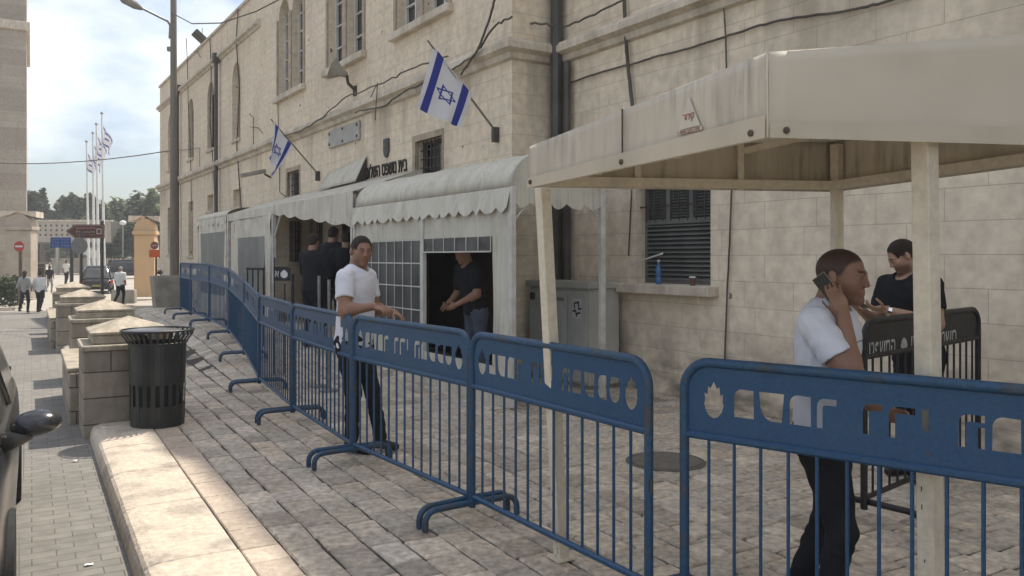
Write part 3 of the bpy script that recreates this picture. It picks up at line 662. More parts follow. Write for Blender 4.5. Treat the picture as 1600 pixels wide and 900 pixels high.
q = MB(); q.tube([(XM+.05, FY+.04, 2.0), (XM+.5, FY+.04, 2.48)], .018); q.tube([(XM-.05, FY+.04, 2.05), (XM-.4, FY+.04, 2.5)], .018); q.tube([(-9.7, FY+.04, 2.05), (-9.35, FY+.04, 2.5)], .018); q.build('brace', WHITEM, t2)
panel(-9.7, XM-.05, 2.02, 2.5, TENT, t2, 'side_wall', .03); panel(-9.7, -9.35, .1, 2.02, TENT, t2, 'side_wall', .02); panel(-7.25, XM-.05, .1, 2.02, TENT, t2, 'side_wall', .02, nx=4)
panel(-9.35, -7.25, .35, 2.02, FILMG, t2, 'window', .02); panel(-9.35, -7.25, .1, .35, TENT, t2, 'side_wall', .01)
q = MB(); rows = []
for i in range(9): t = i/8; x = -7.0+2.05*t; rows.append([V((x, -.24+.21*j/5, 2.96+.02*t+.47*j/5*(.75+.25*t))) for j in range(6)])
q.sheet(rows); q.build('upper_sheet', TENT, t2, smooth=True, solid=.004)
q = MB(); q.add([(-4.94, -.24, 2.98), (-4.94, -.02, 2.98), (-4.94, -.02, 3.43)], [(0, 1, 2)]); q.build('sheet_end', DARKIN, t2)
# third tent far
t3 = bthing('far_tent', 'far white tent with small scalloped valance and hazy plastic window', 'tent')
q = MB(); rows = []
for i in range(9): rows.append([p for p in barrel(-13.6+(XA-.05+13.6)*i/8, 2.55, FY, YB, .22)])
q.sheet(rows); q.build('roof_cover', TENT, t3, smooth=True, solid=.004)
q = MB(); pts = barrel(-13.6, 2.55, FY, YB, .22); q.add(pts, [tuple(range(len(pts)))]); q.build('gable', TENT, t3)
valance((-13.6, FY-.012, 2.55), (XA-.05, FY-.012, 2.55), .2, 13, TENT, t3, sc=.08)
for x in (-13.5, XA-.15):
    q = MB(); q.box(x-.035, x+.035, FY, FY+.07, .3, 2.52); q.build('pole', WHITEM, t3)
panel(-13.4, XA-.25, 2.2, 2.53, TENT, t3, 'side_wall', .02); panel(-13.4, -13.1, .3, 2.2, TENT, t3, 'side_wall', .01, nx=4); panel(-13.1, XA-.25, .7, 2.2, FILMG, t3, 'window', .02); panel(-13.1, XA-.25, .3, .7, TENT, t3, 'side_wall', .01)
# ------------------------------------------------------------------ electrical cabinet in the corner
t = bthing('electrical_cabinet', 'grey metal electrical cabinet with stickers in the wall corner', 'cabinet')
CY = .16; q = MB(); q.box(.16, 1.44, CY+.02, .64, .06, 1.22); q.build('body', CAB, t, bevel=.01)
q = MB(); q.box(.12, 1.48, CY-.03, .67, 1.22, 1.30); q.build('lid', CAB, t, bevel=.015)
q = MB(); q.box(.2, 1.40, CY+.05, .6, 0, .06); q.build('plinth', CONC, t)
for (a, b) in ((.18, 1.02), (1.035, 1.42)):
    q = MB(); q.box(a, b, CY-.002, CY+.02, .09, 1.19); dr = q.build('door', CAB, t, bevel=.006)
    if a < .5:
        q = MB(); q.box(.24, .32, CY-.03, CY-.004, 1.05, 1.14); q.build('lock', IRON, dr)
        q = MB(); q.box(.80, .96, CY-.012, CY-.003, 1.06, 1.10); q.build('handle', GREYM, dr)
STK = mk('sticker_white', (.5, .49, .46), (.42, .41, .38), scale=10)
q = MB(); q.prism([(.52, .62), (.74, .62), (.63, 1.0)], CY-.006, CY-.004); s_ = q.build('warning_sticker', mk('sticker_grey', (.28, .28, .255)), t)
q = MB(); q.prism([(.64, .94), (.60, .80), (.635, .80), (.62, .68), (.665, .83), (.63, .83), (.655, .94)], CY-.009, CY-.007); q.build('lightning_bolt', TEXTM, s_)
q = MB(); q.box(.58, .80, CY-.006, CY-.004, .30, .56); s_ = q.build('notice_sticker', STK, t)
q = MB(); q.lathe([(.035, 0), (.035, .002)], 12, M=Matrix.Translation((.645, CY-.008, .47)) @ Matrix.Rotation(R(90), 4, 'X'))
for i in range(5): q.box(.70, .785, CY-.009, CY-.007, .52-.035*i, .53-.035*i)
for i in range(3): q.box(.60, .76, CY-.009, CY-.007, .38-.028*i, .388-.028*i)
q.build('printing', TEXTM, s_)
q = MB(); q.box(1.14, 1.32, CY-.006, CY-.004, .86, 1.10); s_ = q.build('round_sticker', STK, t)
q = MB()
for k in range(7): a = k*2*pi/7; q.box(-.035, .035, -.001, .001, -.012, .012, Matrix.Translation((1.23+.055*cos(a), CY-.008, .98+.07*sin(a))) @ Matrix.Rotation(a*1.7, 4, 'Y'))
q.build('printing', TEXTM, s_)
q = MB(); q.box(.19, .30, CY-.006, CY-.004, .72, .93); q.build('paper_sheet', STK, t)
# window sill objects
sx, sd = bl(1027, RY-.1)
t = bthing('water_bottle', 'blue plastic water bottle standing on the stone window sill', 'bottle')
q = MB(); q.lathe([(.028, 0), (.036, .01), (.036, .07), (.032, .08), (.036, .09), (.036, .17), (.03, .2), (.014, .24), (.013, .26)], 16, c=(sx, RY-.08, 1.289)); autosmooth(q.build('bottle_body', BOTB, t))
q = MB(); q.lathe([(.0155, 0), (.0155, .022)], 12, c=(sx, RY-.08, 1.549)); q.build('cap', WHT, t)
cx_, _ = bl(1081, RY-.1)
t = bthing('paper_cup', 'brown takeaway cup with white lid on the window sill', 'cup')
q = MB(); q.lathe([(.026, 0), (.036, .085)], 16, c=(cx_, RY-.09, 1.289)); q.build('cup_body', CUP, t)
q = MB(); q.lathe([(.039, 0), (.037, .012), (.03, .016)], 16, c=(cx_, RY-.09, 1.375)); q.build('lid', WHT, t)
t = bthing('window_stay', 'thin white stick jutting from the wall beside the shuttered window', 'stick')
xa, da = bl(985, RY-.04); xb, db = bl(1035, RY-.35)
q = MB(); q.tube([(xa, RY-.03, bz(413, da)), (xb, RY-.35, bz(396, db))], .010, 6); q.build('stick', WHT, t)
# ------------------------------------------------------------------ near canopy
t = thing('guard_canopy', 'large cream fabric canopy on square posts in front of the right-hand wall', 'canopy')
A0, A1 = V((.09, 4.16, 1.95)), V((.09, 4.16, 2.153)); B0, B1 = V((.877, 2.85, 2.012)), V((.877, 2.85, 2.302)); D0, D1 = V((2.52, 3.21, 2.02)), V((2.52, 3.21, 2.50))
C0, C1 = V((1.73, 4.46, 1.95)), V((1.73, 4.46, 2.22))
TARPC = mk('canopy_tarp_clean', (.66, .585, .465), (.60, .53, .42), scale=2.2, rough=.6, bump=.2, bscale=5, trans=.13, lo=.48, hi=.8, fine=.03)
def fascia(p0, p1, q0, q1, name, wav=.006, n=24, m_=8, mt=None):
    d = (q0-p0); nr = V((d.y, -d.x, 0)).normalized(); rows = []
    for j in range(m_+1):
        v = j/m_; rows.append([(p0.lerp(q0, i/n)).lerp(p1.lerp(q1, i/n), v)+nr*wav*(sin(i/n*7+v*2)+.4*sin(i/n*19))*(sin(pi*v)+.15) for i in range(n+1)])
    q = MB(); q.sheet(rows); return q.build(name, mt or TARP, t, smooth=True, solid=.003)
fs1 = fascia(A0, A1, B0, B1, 'side_fascia', wav=.004); fs2 = fascia(B0, B1, D0, D1, 'front_fascia', mt=TARPC); fascia(C0, C1, A0, A1, 'back_fascia'); fascia(D0, D1, C0, C1, 'side_fascia')
pk = (A1+B1+C1+D1)/4+V((0, 0, .06)); q = MB()
for a, b in ((A1, B1), (B1, D1), (D1, C1), (C1, A1)): q.add([a, b, pk], [(0, 1, 2)])
q.build('roof_cover', TARP, t)
# hem band (lighter, sewn) and eyelets
def hem(p0, q0, up0, up1, nm='hem'):
    d = (q0-p0); nr = V((d.y, -d.x, 0)).normalized()
    if nr.dot(V((0, 0, 0))-p0) < 0: nr = -nr
    q = MB(); q.sheet([[p0.lerp(q0, i/12)+nr*.014+V((0, 0, -.004)) for i in range(13)], [p0.lerp(q0, i/12)+nr*.014+V((0, 0, up0+(up1-up0)*i/12)) for i in range(13)]]); return q.build(nm, mk('hem_tarp', (.70, .61, .475), (.60, .52, .40), scale=3, trans=.2), t, solid=.002), nr
h1, n1 = hem(A0, B0, .045, .075); h2, n2 = hem(B0, D0, .05, .07)
q = MB()
for (a, b, ts, nr) in ((A0, B0, (.02, .49, .96), n1), (B0, D0, (.035, .62), n2)):
    for u in ts:
        c = a.lerp(b, u)+nr*.02+V((0, 0, .022)); zax = nr.to_track_quat('Z', 'Y').to_matrix().to_4x4()
        q.lathe([(.012, -.003), (.012, .002), (.008, .005)], 10, M=Matrix.Translation(c) @ zax)
q.build('eyelet', RUSTY, t)
q = MB()
c = A0.lerp(B0, .49); c2 = A1.lerp(B1, .49); q.tube([c+n1*.012, c2+n1*.012], .004, 5); q.build('seam', RUSTY, t)
q = MB(); q.tube([B0+n1*.003, B1+n1*.003], .004, 6); q.build('corner_seam', CREAM, t)
# little triangular maker's mark on side fascia
dv = (B0-A0).normalized(); uo = A0.lerp(B0, .755)+n1*.012
Mx = Matrix(((dv.x, n1.x, 0, uo.x), (dv.y, n1.y, 0, uo.y), (dv.z, n1.z, 1, uo.z), (0, 0, 0, 1)))
q = MB(); q.prism([(-.06, .095), (.06, .095), (.0, .215)], 0, .0015, Mx); q.box(-.068, .068, 0, .0015, .078, .092, Mx); mk_ = q.build('printed_mark', mk('mark_pale', (.72, .66, .54)), t)
REDP = mk('mark_red', (.36, .13, .10), (.4, .17, .13))
MIR = Mx
text_mesh('printing', heb('קירור'), -.030, .030, .118, .15, .004, REDP, mk_, ext=.001, M=Mx)
text_mesh('printing', '1-800-222-100', -.06, .06, .0795, .091, .004, REDP, mk_, ext=.001, M=Mx)
# steel frame and posts
q = MB()
def bar(q, a, b, w=.04, dz=0):
    a = V(a)+V((0, 0, dz)); b = V(b)+V((0, 0, dz)); d = (b-a); L_ = d.length; M = Matrix.Translation(a) @ d.to_track_quat('X', 'Z').to_matrix().to_4x4(); q.box(0, L_, -w/2, w/2, -w/2, w/2, M)
cc = (A0+D0)/2
def ins(p, k=.05): v = (V((cc.x, cc.y, p.z))-p).normalized(); return p+v*k
iA, iB, iC, iD = ins(A0), ins(B0), ins(C0), ins(D0)
for a, b in ((iA, iB), (iB, iD), (iD, iC), (iC, iA)): bar(q, a, b, .045, .03)
for u in (.33, .68):
    bar(q, iC.lerp(iA, u), iC.lerp(iA, u)+V((0, 0, .24)), .03); bar(q, iA.lerp(iB, u), iA.lerp(iB, u)+V((0, 0, .18)), .03)
    bar(q, iA.lerp(iC, u)+V((0, 0, .2)), iB.lerp(iD, u)+V((0, 0, .25)), .03)
q.build('frame', CREAM, t)
def post(p0, p1, w, ang, nm='post', base=True):
    q = MB(); p0 = V(p0); p1 = V(p1); Rm = Matrix.Rotation(ang, 4, 'Z'); vs = []
    for p in (p0, p1):
        for sx_, sy_ in ((-1, -1), (1, -1), (1, 1), (-1, 1)): vs.append(p+Rm @ V((sx_*w/2, sy_*w/2, 0)))
    q.add(vs, [(0, 1, 2, 3), (4, 5, 6, 7)]+[(i, (i+1) % 4, (i+1) % 4+4, i+4) for i in range(4)])
    o = q.build(nm, CREAM, t, bevel=.004)
    q = MB(); q.box(-.055, .055, -.055, .055, 0, .012, Matrix.Translation((p0.x, p0.y, p0.z)) @ Rm); q.build('foot_plate', CREAM, o)
    q = MB()
    for k in range(9):
        h = random.random()**1.5; p = p0.lerp(p1, h*.6); n_ = Rm @ V((0, -1, 0)); s_ = Rm @ V((1, 0, 0)); p = p+n_*(w/2+.0015)+s_*random.uniform(-.4, .4)*w
        zz = random.uniform(.006, .02); q.add([p, p+s_*.004, p+s_*.006+V((0, 0, zz)), p+s_*.001+V((0, 0, zz*1.2))], [(0, 1, 2, 3)])
    q.build('rust_chip', RUSTY, o); return o
an = math.atan2((B0-A0).y, (B0-A0).x)
post((.262, 4.40, .008), (.160, 4.33, 1.96), .062, an); post((1.568, 3.10, .008), (1.522, 3.07, 2.03), .068, an)
post((1.73, 4.42, .008), (1.725, 4.42, 2.2), .05, an); post((2.42, 3.27, .008), (2.42, 3.25, 2.03), .062, an)
# ------------------------------------------------------------------ crowd barriers
def glyph(ch, offs=.03):
    """outer outlines of one letter as a list of point lists (stencil cut: no loose islands)"""
    cu = bpy.data.curves.new('t', 'FONT'); cu.body = ch; cu.size = 1
    o = bpy.data.objects.new('t', cu); COL.objects.link(o)
    for q in bpy.context.selected_objects: q.select_set(False)
    bpy.context.view_layer.objects.active = o; o.select_set(True); bpy.ops.object.convert(target='CURVE')
    src = o.data; polys = []
    for s in src.splines:
        bp = s.bezier_points; n_ = len(bp); pts = []
        for i in range(n_):
            a, b = bp[i], bp[(i+1) % n_]
            straight = ((a.handle_right-a.co).cross(b.co-a.co).length < 1e-4) and ((b.handle_left-b.co).cross(b.co-a.co).length < 1e-4)
            m_ = 1 if straight else 4
            for k in range(m_):
                u = k/m_; pts.append(a.co*(1-u)**3+a.handle_right*3*u*(1-u)**2+b.handle_left*3*u*u*(1-u)+b.co*u**3)
        polys.append([V((p.x, p.y)) for p in pts])
    bpy.data.objects.remove(o)
    polys.sort(key=lambda q: -(max(p.x for p in q)-min(p.x for p in q))*(max(p.y for p in q)-min(p.y for p in q)))
    if ch in 'משטפ':
        P_ = sorted({(round(p.x, 4), round(p.y, 4)) for q in polys for p in q})
        def half(ps):
            h = []
            for p in ps:
                while len(h) > 1 and (h[-1][0]-h[-2][0])*(p[1]-h[-2][1])-(h[-1][1]-h[-2][1])*(p[0]-h[-2][0]) <= 0: h.pop()
                h.append(p)
            return h
        lo, up = half(P_), half(P_[::-1]); polys = [[V(p) for p in lo[:-1]+up[:-1]]]
    elif ch != 'ה': polys = polys[:1]
    # embolden: push points outward along normals
    out = []
    for q in polys:
        n_ = len(q); ar = sum(q[i-1].x*q[i].y-q[i].x*q[i-1].y for i in range(n_)); sg = 1 if ar > 0 else -1; r_ = []
        for i in range(n_):
            d1 = (q[i]-q[i-1]); d2 = (q[(i+1) % n_]-q[i])
            if d1.length < 1e-6 or d2.length < 1e-6: r_.append(q[i]); continue
            d1.normalize(); d2.normalize(); n1 = V((d1.y, -d1.x)); n2 = V((d2.y, -d2.x)); m_ = n1+n2
            if m_.length < .3: r_.append(q[i]); continue
            m_.normalize(); r_.append(q[i]+m_*sg*offs/max(.5, m_.dot(n1)))
        out.append(r_)
    return out
GLY = {}
def header_sheet(L_, z0, z1, parent, solid_mat):
    """thin sheet with stencil cut letters: curve with holes, filled even-odd"""
    txt = 'משמר בתי המשפט'; x = 0; polys = []
    for ch in txt:          # laid out left to right: the writing is seen from its back
        if ch == ' ': x += .50; continue
        if ch not in GLY: GLY[ch] = glyph(ch)
        g = GLY[ch]; a = min(p.x for q in g for p in q); b = max(p.x for q in g for p in q)
        for q in g: polys.append([V((x+(b-p.x), p.y)) for p in q])
        x += (b-a)+.15
    ax, bx = min(p.x for q in polys for p in q), max(p.x for q in polys for p in q); ay, by = min(p.y for q in polys for p in q), max(p.y for q in polys for p in q)
    tx0, tx1 = L_*.125, L_*.875; tz0, tz1 = z0+(z1-z0)*.30, z0+(z1-z0)*.70
    cv = bpy.data.curves.new('t', 'CURVE'); o = bpy.data.objects.new('t', cv); COL.objects.link(o)
    def poly(pts):
        s = cv.splines.new('POLY'); s.points.add(len(pts)-1); s.use_cyclic_u = True
        for q, p in zip(s.points, pts): q.co = (p[0], p[1], 0, 1)
    for q in polys: poly([(tx0+(p.x-ax)/(bx-ax)*(tx1-tx0), tz0+(p.y-ay)/(by-ay)*(tz1-tz0)) for p in q])
    r_ = .10; x0, x1 = .02, L_-.02; rect = [(x0, z0), (x1, z0), (x1, z1-r_)]+[(x1-r_+r_*sin(pi/2*(1-i/6)), z1-r_+r_*cos(pi/2*(1-i/6))) for i in range(5, -1, -1)][::-1]
    rect = [(x0, z0), (x1, z0)]+[(x1-r_+r_*cos(pi/2*i/6), z1-r_+r_*sin(pi/2*i/6)) for i in range(7)]+[(x0+r_-r_*sin(pi/2*i/6), z1-r_+r_*cos(pi/2*i/6)) for i in range(7)]
    poly(rect)
    zc = (z0+z1)/2; s_ = (z1-z0)
    for xc in (L_*.075, L_*.925):
        fl = [(0, .27), (.05, .17), (.085, .20), (.10, .08), (.145, .10), (.135, 0), (.15, -.06), (.12, -.16), (.06, -.23), (0, -.25)]
        fl = fl+[(-a, b) for a, b in fl[-2:0:-1]]
        poly([(xc+a*s_*1.0, zc+b*s_) for a, b in fl])
    cv.dimensions = '2D'; cv.fill_mode = 'BOTH'; cv.extrude = .0015; cv.resolution_u = 3
    bpy.context.view_layer.update()
    me = bpy.data.meshes.new_from_object(o.evaluated_get(bpy.context.evaluated_depsgraph_get())); bpy.data.objects.remove(o)
    for v in me.vertices: v.co = V((v.co.x, v.co.z, v.co.y))
    me.materials.clear(); me.materials.append(solid_mat)
    ob = bpy.data.objects.new('header_panel', me); COL.objects.link(ob); ob.parent = parent; return ob
def barrier(p0, p1, label, H=1.16, group='blue barriers in a line', seed=0, feet=(True, True), mat=BLUE, tilt=0, text=True, hd=.30, bars=None):
    p0 = V(p0); p1 = V(p1); d = p1-p0; L_ = V((d.x, d.y)).length-.03; ang = math.atan2(d.y, d.x)
    t = thing('crowd_barrier', label, 'barrier', tuple(p0+d.normalized()*.015), ang, group)
    sl_ = (p1.z-p0.z)/L_
    sh = Matrix.Identity(4); sh[2][0] = sl_
    def B(mb, *a, **k):
        mb.v = [tuple(sh @ V(q)) for q in mb.v]; return mb.build(*a, **k)
    r = .12; zb = .155; pr = .021
    pts = [V((0, 0, .09)), V((0, 0, H-r-pr))]+[V((r-r*cos(pi/2*i/7), 0, H-pr-r+r*sin(pi/2*i/7))) for i in range(1, 8)]
    pts += [V((L_/2, 0, H-pr))]+[V((L_-r+r*sin(pi/2*i/7), 0, H-pr-r+r*cos(pi/2*i/7))) for i in range(0, 8)]+[V((L_, 0, .09))]
    q = MB(); q.tube(pts, pr, 10); autosmooth(B(q, 'frame', BLUEW if mat is BLUE else mat, t), 60)
    q = MB(); q.tube([(0, 0, zb), (L_, 0, zb)], .017, 8); autosmooth(B(q, 'bottom_rail', mat, t))
    q = MB(); q.tube([(0, 0, H-hd-.035), (L_, 0, H-hd-.035)], .017, 8); autosmooth(B(q, 'middle_rail', mat, t))
    if text == True:
        ho = header_sheet(L_, H-hd-.03, H-.03, t, mat)
        for v in ho.data.vertices: v.co = sh @ v.co
    elif text == 'solid':
        q = MB(); q.box(.02, L_-.02, -.0015, .0015, H-hd-.03, H-.04); B(q, 'header_panel', mat, t)
    nb = bars or max(9, round(L_/.118)); proto = None
    for i in range(1, nb):
        x = L_*i/nb
        if proto is None:
            q = MB(); q.tube([(0, 0, zb), (0, 0, H-hd-.035)], .0075, 6); proto = autosmooth(q.build('bar', mat, t)); proto.location = (x, 0, sl_*x)
        else:
            c = proto.copy(); COL.objects.link(c); c.parent = t; c.location = (x, 0, sl_*x)
    for k, x in enumerate((.03, L_-.03)):
        if not feet[k]: continue
        q = MB(); w1 = .33; w2 = .30; zt = .125
        pts = [V((x, -w1, .01))]+[V((x, -w1+.07-.07*cos(pi/2*i/5), zt-.07+.07*sin(pi/2*i/5))) for i in range(6)]
        pts += [V((x, 0, zt+.005))]+[V((x, w2-.07+.07*sin(pi/2*i/5), zt-.07+.07*cos(pi/2*i/5))) for i in range(6)]+[V((x, w2, .01))]
        q.tube(pts, .019, 8); autosmooth(B(q, 'foot', BLUEW if mat is BLUE else mat, t), 60)
    # coupling hook
    q = MB(); q.tube([(L_-.0, 0, .62), (L_+.03, -.01, .62), (L_+.03, -.01, .56)], .007, 6); B(q, 'coupling_hook', IRON, t)
    return t
def gxy(px, d): x = (px-800)/F*d; return V((x, d, gp(x, d)))
J = [gxy(282, 18.6), gxy(298, 17.0), gxy(327, 15.3), gxy(358, 13.7), gxy(382, 11.95), gxy(405, 9.95), gxy(457, 8.1), gxy(551, 6.44), gxy(736, 5.04), V((.615, 3.68, 0))]
LB = ['blue police barrier farthest away, by the concrete box', 'second farthest blue barrier near the concrete box', 'third farthest blue barrier near the far tent', 'blue barrier fourth from the far end, before the line bends toward the viewer',
      'blue barrier on the bend of the line, below the awning post', 'steeply foreshortened blue barrier between the bend and the small black sign', 'blue barrier just left of the leaning man in white', 'blue barrier immediately behind the leaning man, ending at his left side',
      'blue barrier the leaning man rests his forearm on', ]
LB = LB[:7]+['blue barrier the leaning man rests his forearm on', 'blue barrier right of the leaning man, in front of the slim canopy post']
for i in range(9): barrier(J[i], J[i+1], LB[i], feet=(True, True), seed=i)
barrier((.735, 3.61, 0), (2.165, 2.42, 0), 'nearest blue barrier, in front of the man on the phone, cut by the right edge', H=1.175)
# link chain bolt between the two nearest panels is part of the coupling
# black court barrier
tb = barrier(V((2.10, 4.98, 0)), V((3.50, 6.24, 0)), 'black barrier with white Hebrew lettering behind the man on the phone', H=1.235, group=None, mat=BLK, text='solid', hd=.20)
if 'group' in tb: del tb['group']
cwh = mk('faded_white_lettering', (.42, .42, .40), (.3, .3, .29), scale=20)
TL = V((1.40, 1.26, 0)).length
text_mesh('lettering', heb('המשפט'), .06, .42, .985, 1.085, -.004, cwh, tb, ext=.002, off=.01)
text_mesh('lettering', heb('בתי'), .66, .86, .985, 1.085, -.004, cwh, tb, ext=.002, off=.01)
text_mesh('lettering', heb('משמר'), 1.05, 1.42, .985, 1.085, -.004, cwh, tb, ext=.002, off=.01)
q = MB(); q.prism([(.50, 1.03), (.53, 1.0), (.57, 1.0), (.60, 1.03), (.58, 1.07), (.55, 1.085), (.52, 1.07)], -.006, -.003); q.build('emblem', cwh, tb)
# barrier end and sign standing under the awning
t = thing('barrier_sign', 'small black sign with a white letter and flame on a thin post below the awning', 'sign', tuple(P(441, 560, 11.0)[:2])+(.05,), 0)
q = MB(); q.tube([(.14, 0, 0), (.14, 0, 1.33)], .02, 8); q.tube([(-.1, .0, 0), (-.1, 0, 1.55)], .011, 6); q.tube([(.02, .05, 0), (.02, .05, 1.2)], .01, 6); q.build('post', BLK, t)
q = MB(); q.prism([(-.105, 1.24), (.12, 1.24), (.12, 1.40), (.095, 1.425), (-.105, 1.425)], -.035, -.025); s_ = q.build('sign_board', BLK, t)
text_mesh('lettering', 'א', -.085, -.035, 1.29, 1.37, -.039, WHT, s_, ext=.002)
q = MB(); q.prism([(.035+a*.16, 1.33+b*.22) for a, b in [(0, .27), (.1, .17), (.17, .2), (.2, .08), (.29, .1), (.27, 0), (.3, -.06), (.24, -.16), (.12, -.23), (0, -.25), (-.12, -.23), (-.24, -.16), (-.3, -.06), (-.27, 0), (-.29, .1), (-.2, .08), (-.17, .2), (-.1, .17)]], -.041, -.037); q.build('flame_emblem', WHT, s_)
def stanchion(px, ytop, d, label, n=1):
    p = P(px, ytop, d); t = thing('metal_stanchion', label, 'post', (p.x, p.y, gp(p.x, p.y)+.0), 0, 'pale metal poles by the entrance')
    q = MB(); q.tube([(0, 0, .02), (0, 0, p.z-gp(p.x, p.y))], .018, 8); q.build('pole', GREYM, t)
    q = MB(); q.lathe([(.12, 0), (.12, .02), (.03, .035)], 16); q.build('base', GREYM, t)
stanchion(498.5, 431, 10.2, 'pale metal pole by the entrance, left of the pair'); stanchion(514, 437, 9.9, 'pale metal pole by the entrance, right of the pair, nearer the leaning man')
t = thing('rope_barrier', 'row of thin black rods standing behind the blue barriers near the hazy window', 'barrier', tuple(P(395, 500, 13.2)[:2])+(.2,), R(-35))
q = MB(); q.tube([(-.15, 0, 1.22), (.28, 0, 1.22)], .02, 6); q.build('top_rail', BLK, t)
for x in (-.13, -.0, .13, .26): q = MB(); q.tube([(x, 0, 0), (x, 0, 1.22)], .011, 6); q.build('rod', BLK, t)
# ------------------------------------------------------------------ manhole
t = thing('manhole_cover', 'round dark iron manhole cover set in the pavers', 'manhole cover', (1.2, 6.5, .006))
q = MB(); q.lathe([(.31, 0), (.31, .004), (.28, .005)], 40); q.build('rim', mk('manhole_rim', (.13, .115, .095), (.1, .09, .075), scale=9, bump=.3), t)
q = MB(); q.lathe([(.268, 0), (.268, .009)], 40)
q.build('cover', mk('manhole_iron', (.17, .155, .13), (.12, .11, .095), scale=12, bump=.8, bscale=60, rough=.5), t)
# ------------------------------------------------------------------ stone bollards at the kerb
SROT = math.atan2(MD.y, MD.x)     # local x = across street, y = along street
def bollard(px, d, label, low=None, zb=0):
    x = (px-800)/F*d; p = V((x, d)); z0 = min(gp(x, d), 0)
    t = thing('stone_bollard', label, 'bollard', (p.x, p.y, z0), SROT, 'stone bollards along the kerb')
    q = MB(); q.box(0, .87, 0, .87, -.3, .70); body = q.build('body', PILLARSTONE, t, bevel=.015)
    q = MB(); q.box(-.018, .888, -.018, .888, .701, .755); q.build('ledge', CAPSTONE, t, bevel=.012)
    q = MB(); q.box(.08, .79, .08, .79, .756, .845)
    q2 = [(0.06, .06), (.81, .06), (.81, .81), (.06, .81)]
    cap = q.build('cap_base', CAPSTONE, t, bevel=.012)
    q = MB(); vs = [(a, b, .846) for a, b in q2]+[(a+(.02 if a < .4 else -.02)*0, b, .872) for a, b in q2]+[(.435, .435, 1.005)]
    q.add(vs, [(3, 2, 1, 0)]+[(i, (i+1) % 4, (i+1) % 4+4, i+4) for i in range(4)]+[(i+4, (i+1) % 4+4, 8) for i in range(4)]); q.build('pyramid_cap', CAPSTONE, cap, bevel=.008)
    if low:
        q = MB(); q.box(-.09, .33, .86, low, -.3, .40); q.build('low_wall', PILLARSTONE, t, bevel=.02)
        q = MB(); q.box(-.11, .35, .885, low-.02, .401, .45); q.build('low_wall_coping', CAPSTONE, t, bevel=.012)
    return t
bollard(130, 7.9, 'nearest pyramid-capped stone bollard, behind the litter bin', 3.0)
bollard(112, 11.3, 'second pyramid-capped stone bollard from the viewer')
bollard(89, 15.1, 'third pyramid-capped stone bollard from the viewer', 4.2)
bollard(83, 19.8, 'farthest pyramid-capped stone bollard, beneath the brown sign')
# ------------------------------------------------------------------ litter bin
t = thing('litter_bin', 'dark metal litter bin with flared slatted rim beside the nearest stone bollard', 'bin', (-3.385, 7.95, .004))
n = 40; q = MB()
def binr(z): return .235+.022*(z/.78)
zs = [0, .05, .20, .40, .78]
for j in range(4):
    for k in range(n):
        if j == 2 and k % 2 == 0: continue
        a0, a1 = 2*pi*k/n, 2*pi*(k+1)/n
        q.add([(binr(z)*cos(a), binr(z)*sin(a), z) for z, a in ((zs[j], a0), (zs[j], a1), (zs[j+1], a1), (zs[j+1], a0))], [(0, 1, 2, 3)])
q.build('body', BINM, t, solid=.004)
q = MB(); q.lathe([(.2, .02), (.205, .1), (.21, .74), (.2, .742)], 24); q.build('liner', mk('liner_dark', (.02, .02, .02), (.03, .03, .028)), t)
q = MB(); q.tube([(.262*cos(a), .262*sin(a), .785) for a in np.linspace(0, 2*pi, 41)], .008, 6, False); q.tube([(.325*cos(a), .325*sin(a), .905) for a in np.linspace(0, 2*pi, 41)], .009, 6, False)
q.build('rim_ring', BINM, t, smooth=True)
q = MB()
for k in range(32):
    a = 2*pi*k/32; M = Matrix.Rotation(a, 4, 'Z'); q.add([M @ V(p) for p in ((.262, -.011, .785), (.262, .011, .785), (.318, .013, .86), (.325, .013, .90), (.325, -.013, .90), (.318, -.013, .86))], [(0, 1, 2, 5), (5, 2, 3, 4)])
q.build('rim_slats', BINM, t, solid=.004)
q = MB(); q.lathe([(.27, .885), (.262, .90), (.17, .912), (.02, .918)], 32, c=(-.055, 0, 0)); q.build('lid', mk('bin_lid', (.12, .12, .115), (.16, .155, .15), scale=6, rough=.32, metal=.5), t, smooth=True)
# ------------------------------------------------------------------ lamp post, wires
dlp = 25.0; xl = (272-800)/F*dlp; zg = gp(xl, dlp)
t = thing('street_lamp', 'tall weathered street lamp pole with a curved arm standing before the courthouse', 'street lamp', (xl, dlp, zg-.1))
q = MB(); q.tube([(0, 0, 0), (-.01, 0, 5), (-.02, 0, 11.5)], [.125, .105, .08], 12); autosmooth(q.build('pole', WOODP, t))
pa = P(265, 60, dlp)-V((xl, dlp, zg-.1)); pts = [pa, P(266, 40, dlp)-V((xl, dlp, zg-.1)), P(262, 33, dlp)-V((xl, dlp, zg-.1)), P(248, 26, dlp-.2)-V((xl, dlp, zg-.1)), P(222, 13, dlp-.6)-V((xl, dlp, zg-.1))]
q = MB(); q.tube(pts, .035, 8); autosmooth(q.build('arm', GREYM, t))
e1 = P(222, 14, dlp-.6)-V((xl, dlp, zg-.1)); e2 = P(186, -6, dlp-1.1)-V((xl, dlp, zg-.1))
q = MB(); q.tube([e1, e1.lerp(e2, .3), e1.lerp(e2, .8), e2], [.05, .12, .13, .05], 12); autosmooth(q.build('lamp_head', CONC, t), 60)
bx_ = P(266, 77, dlp)-V((xl, dlp, zg-.1)); q = MB(); q.box(bx_.x-.08, bx_.x+.06, -.06, .06, bx_.z-.06, bx_.z+.07); q.build('junction_box', GREYM, t)
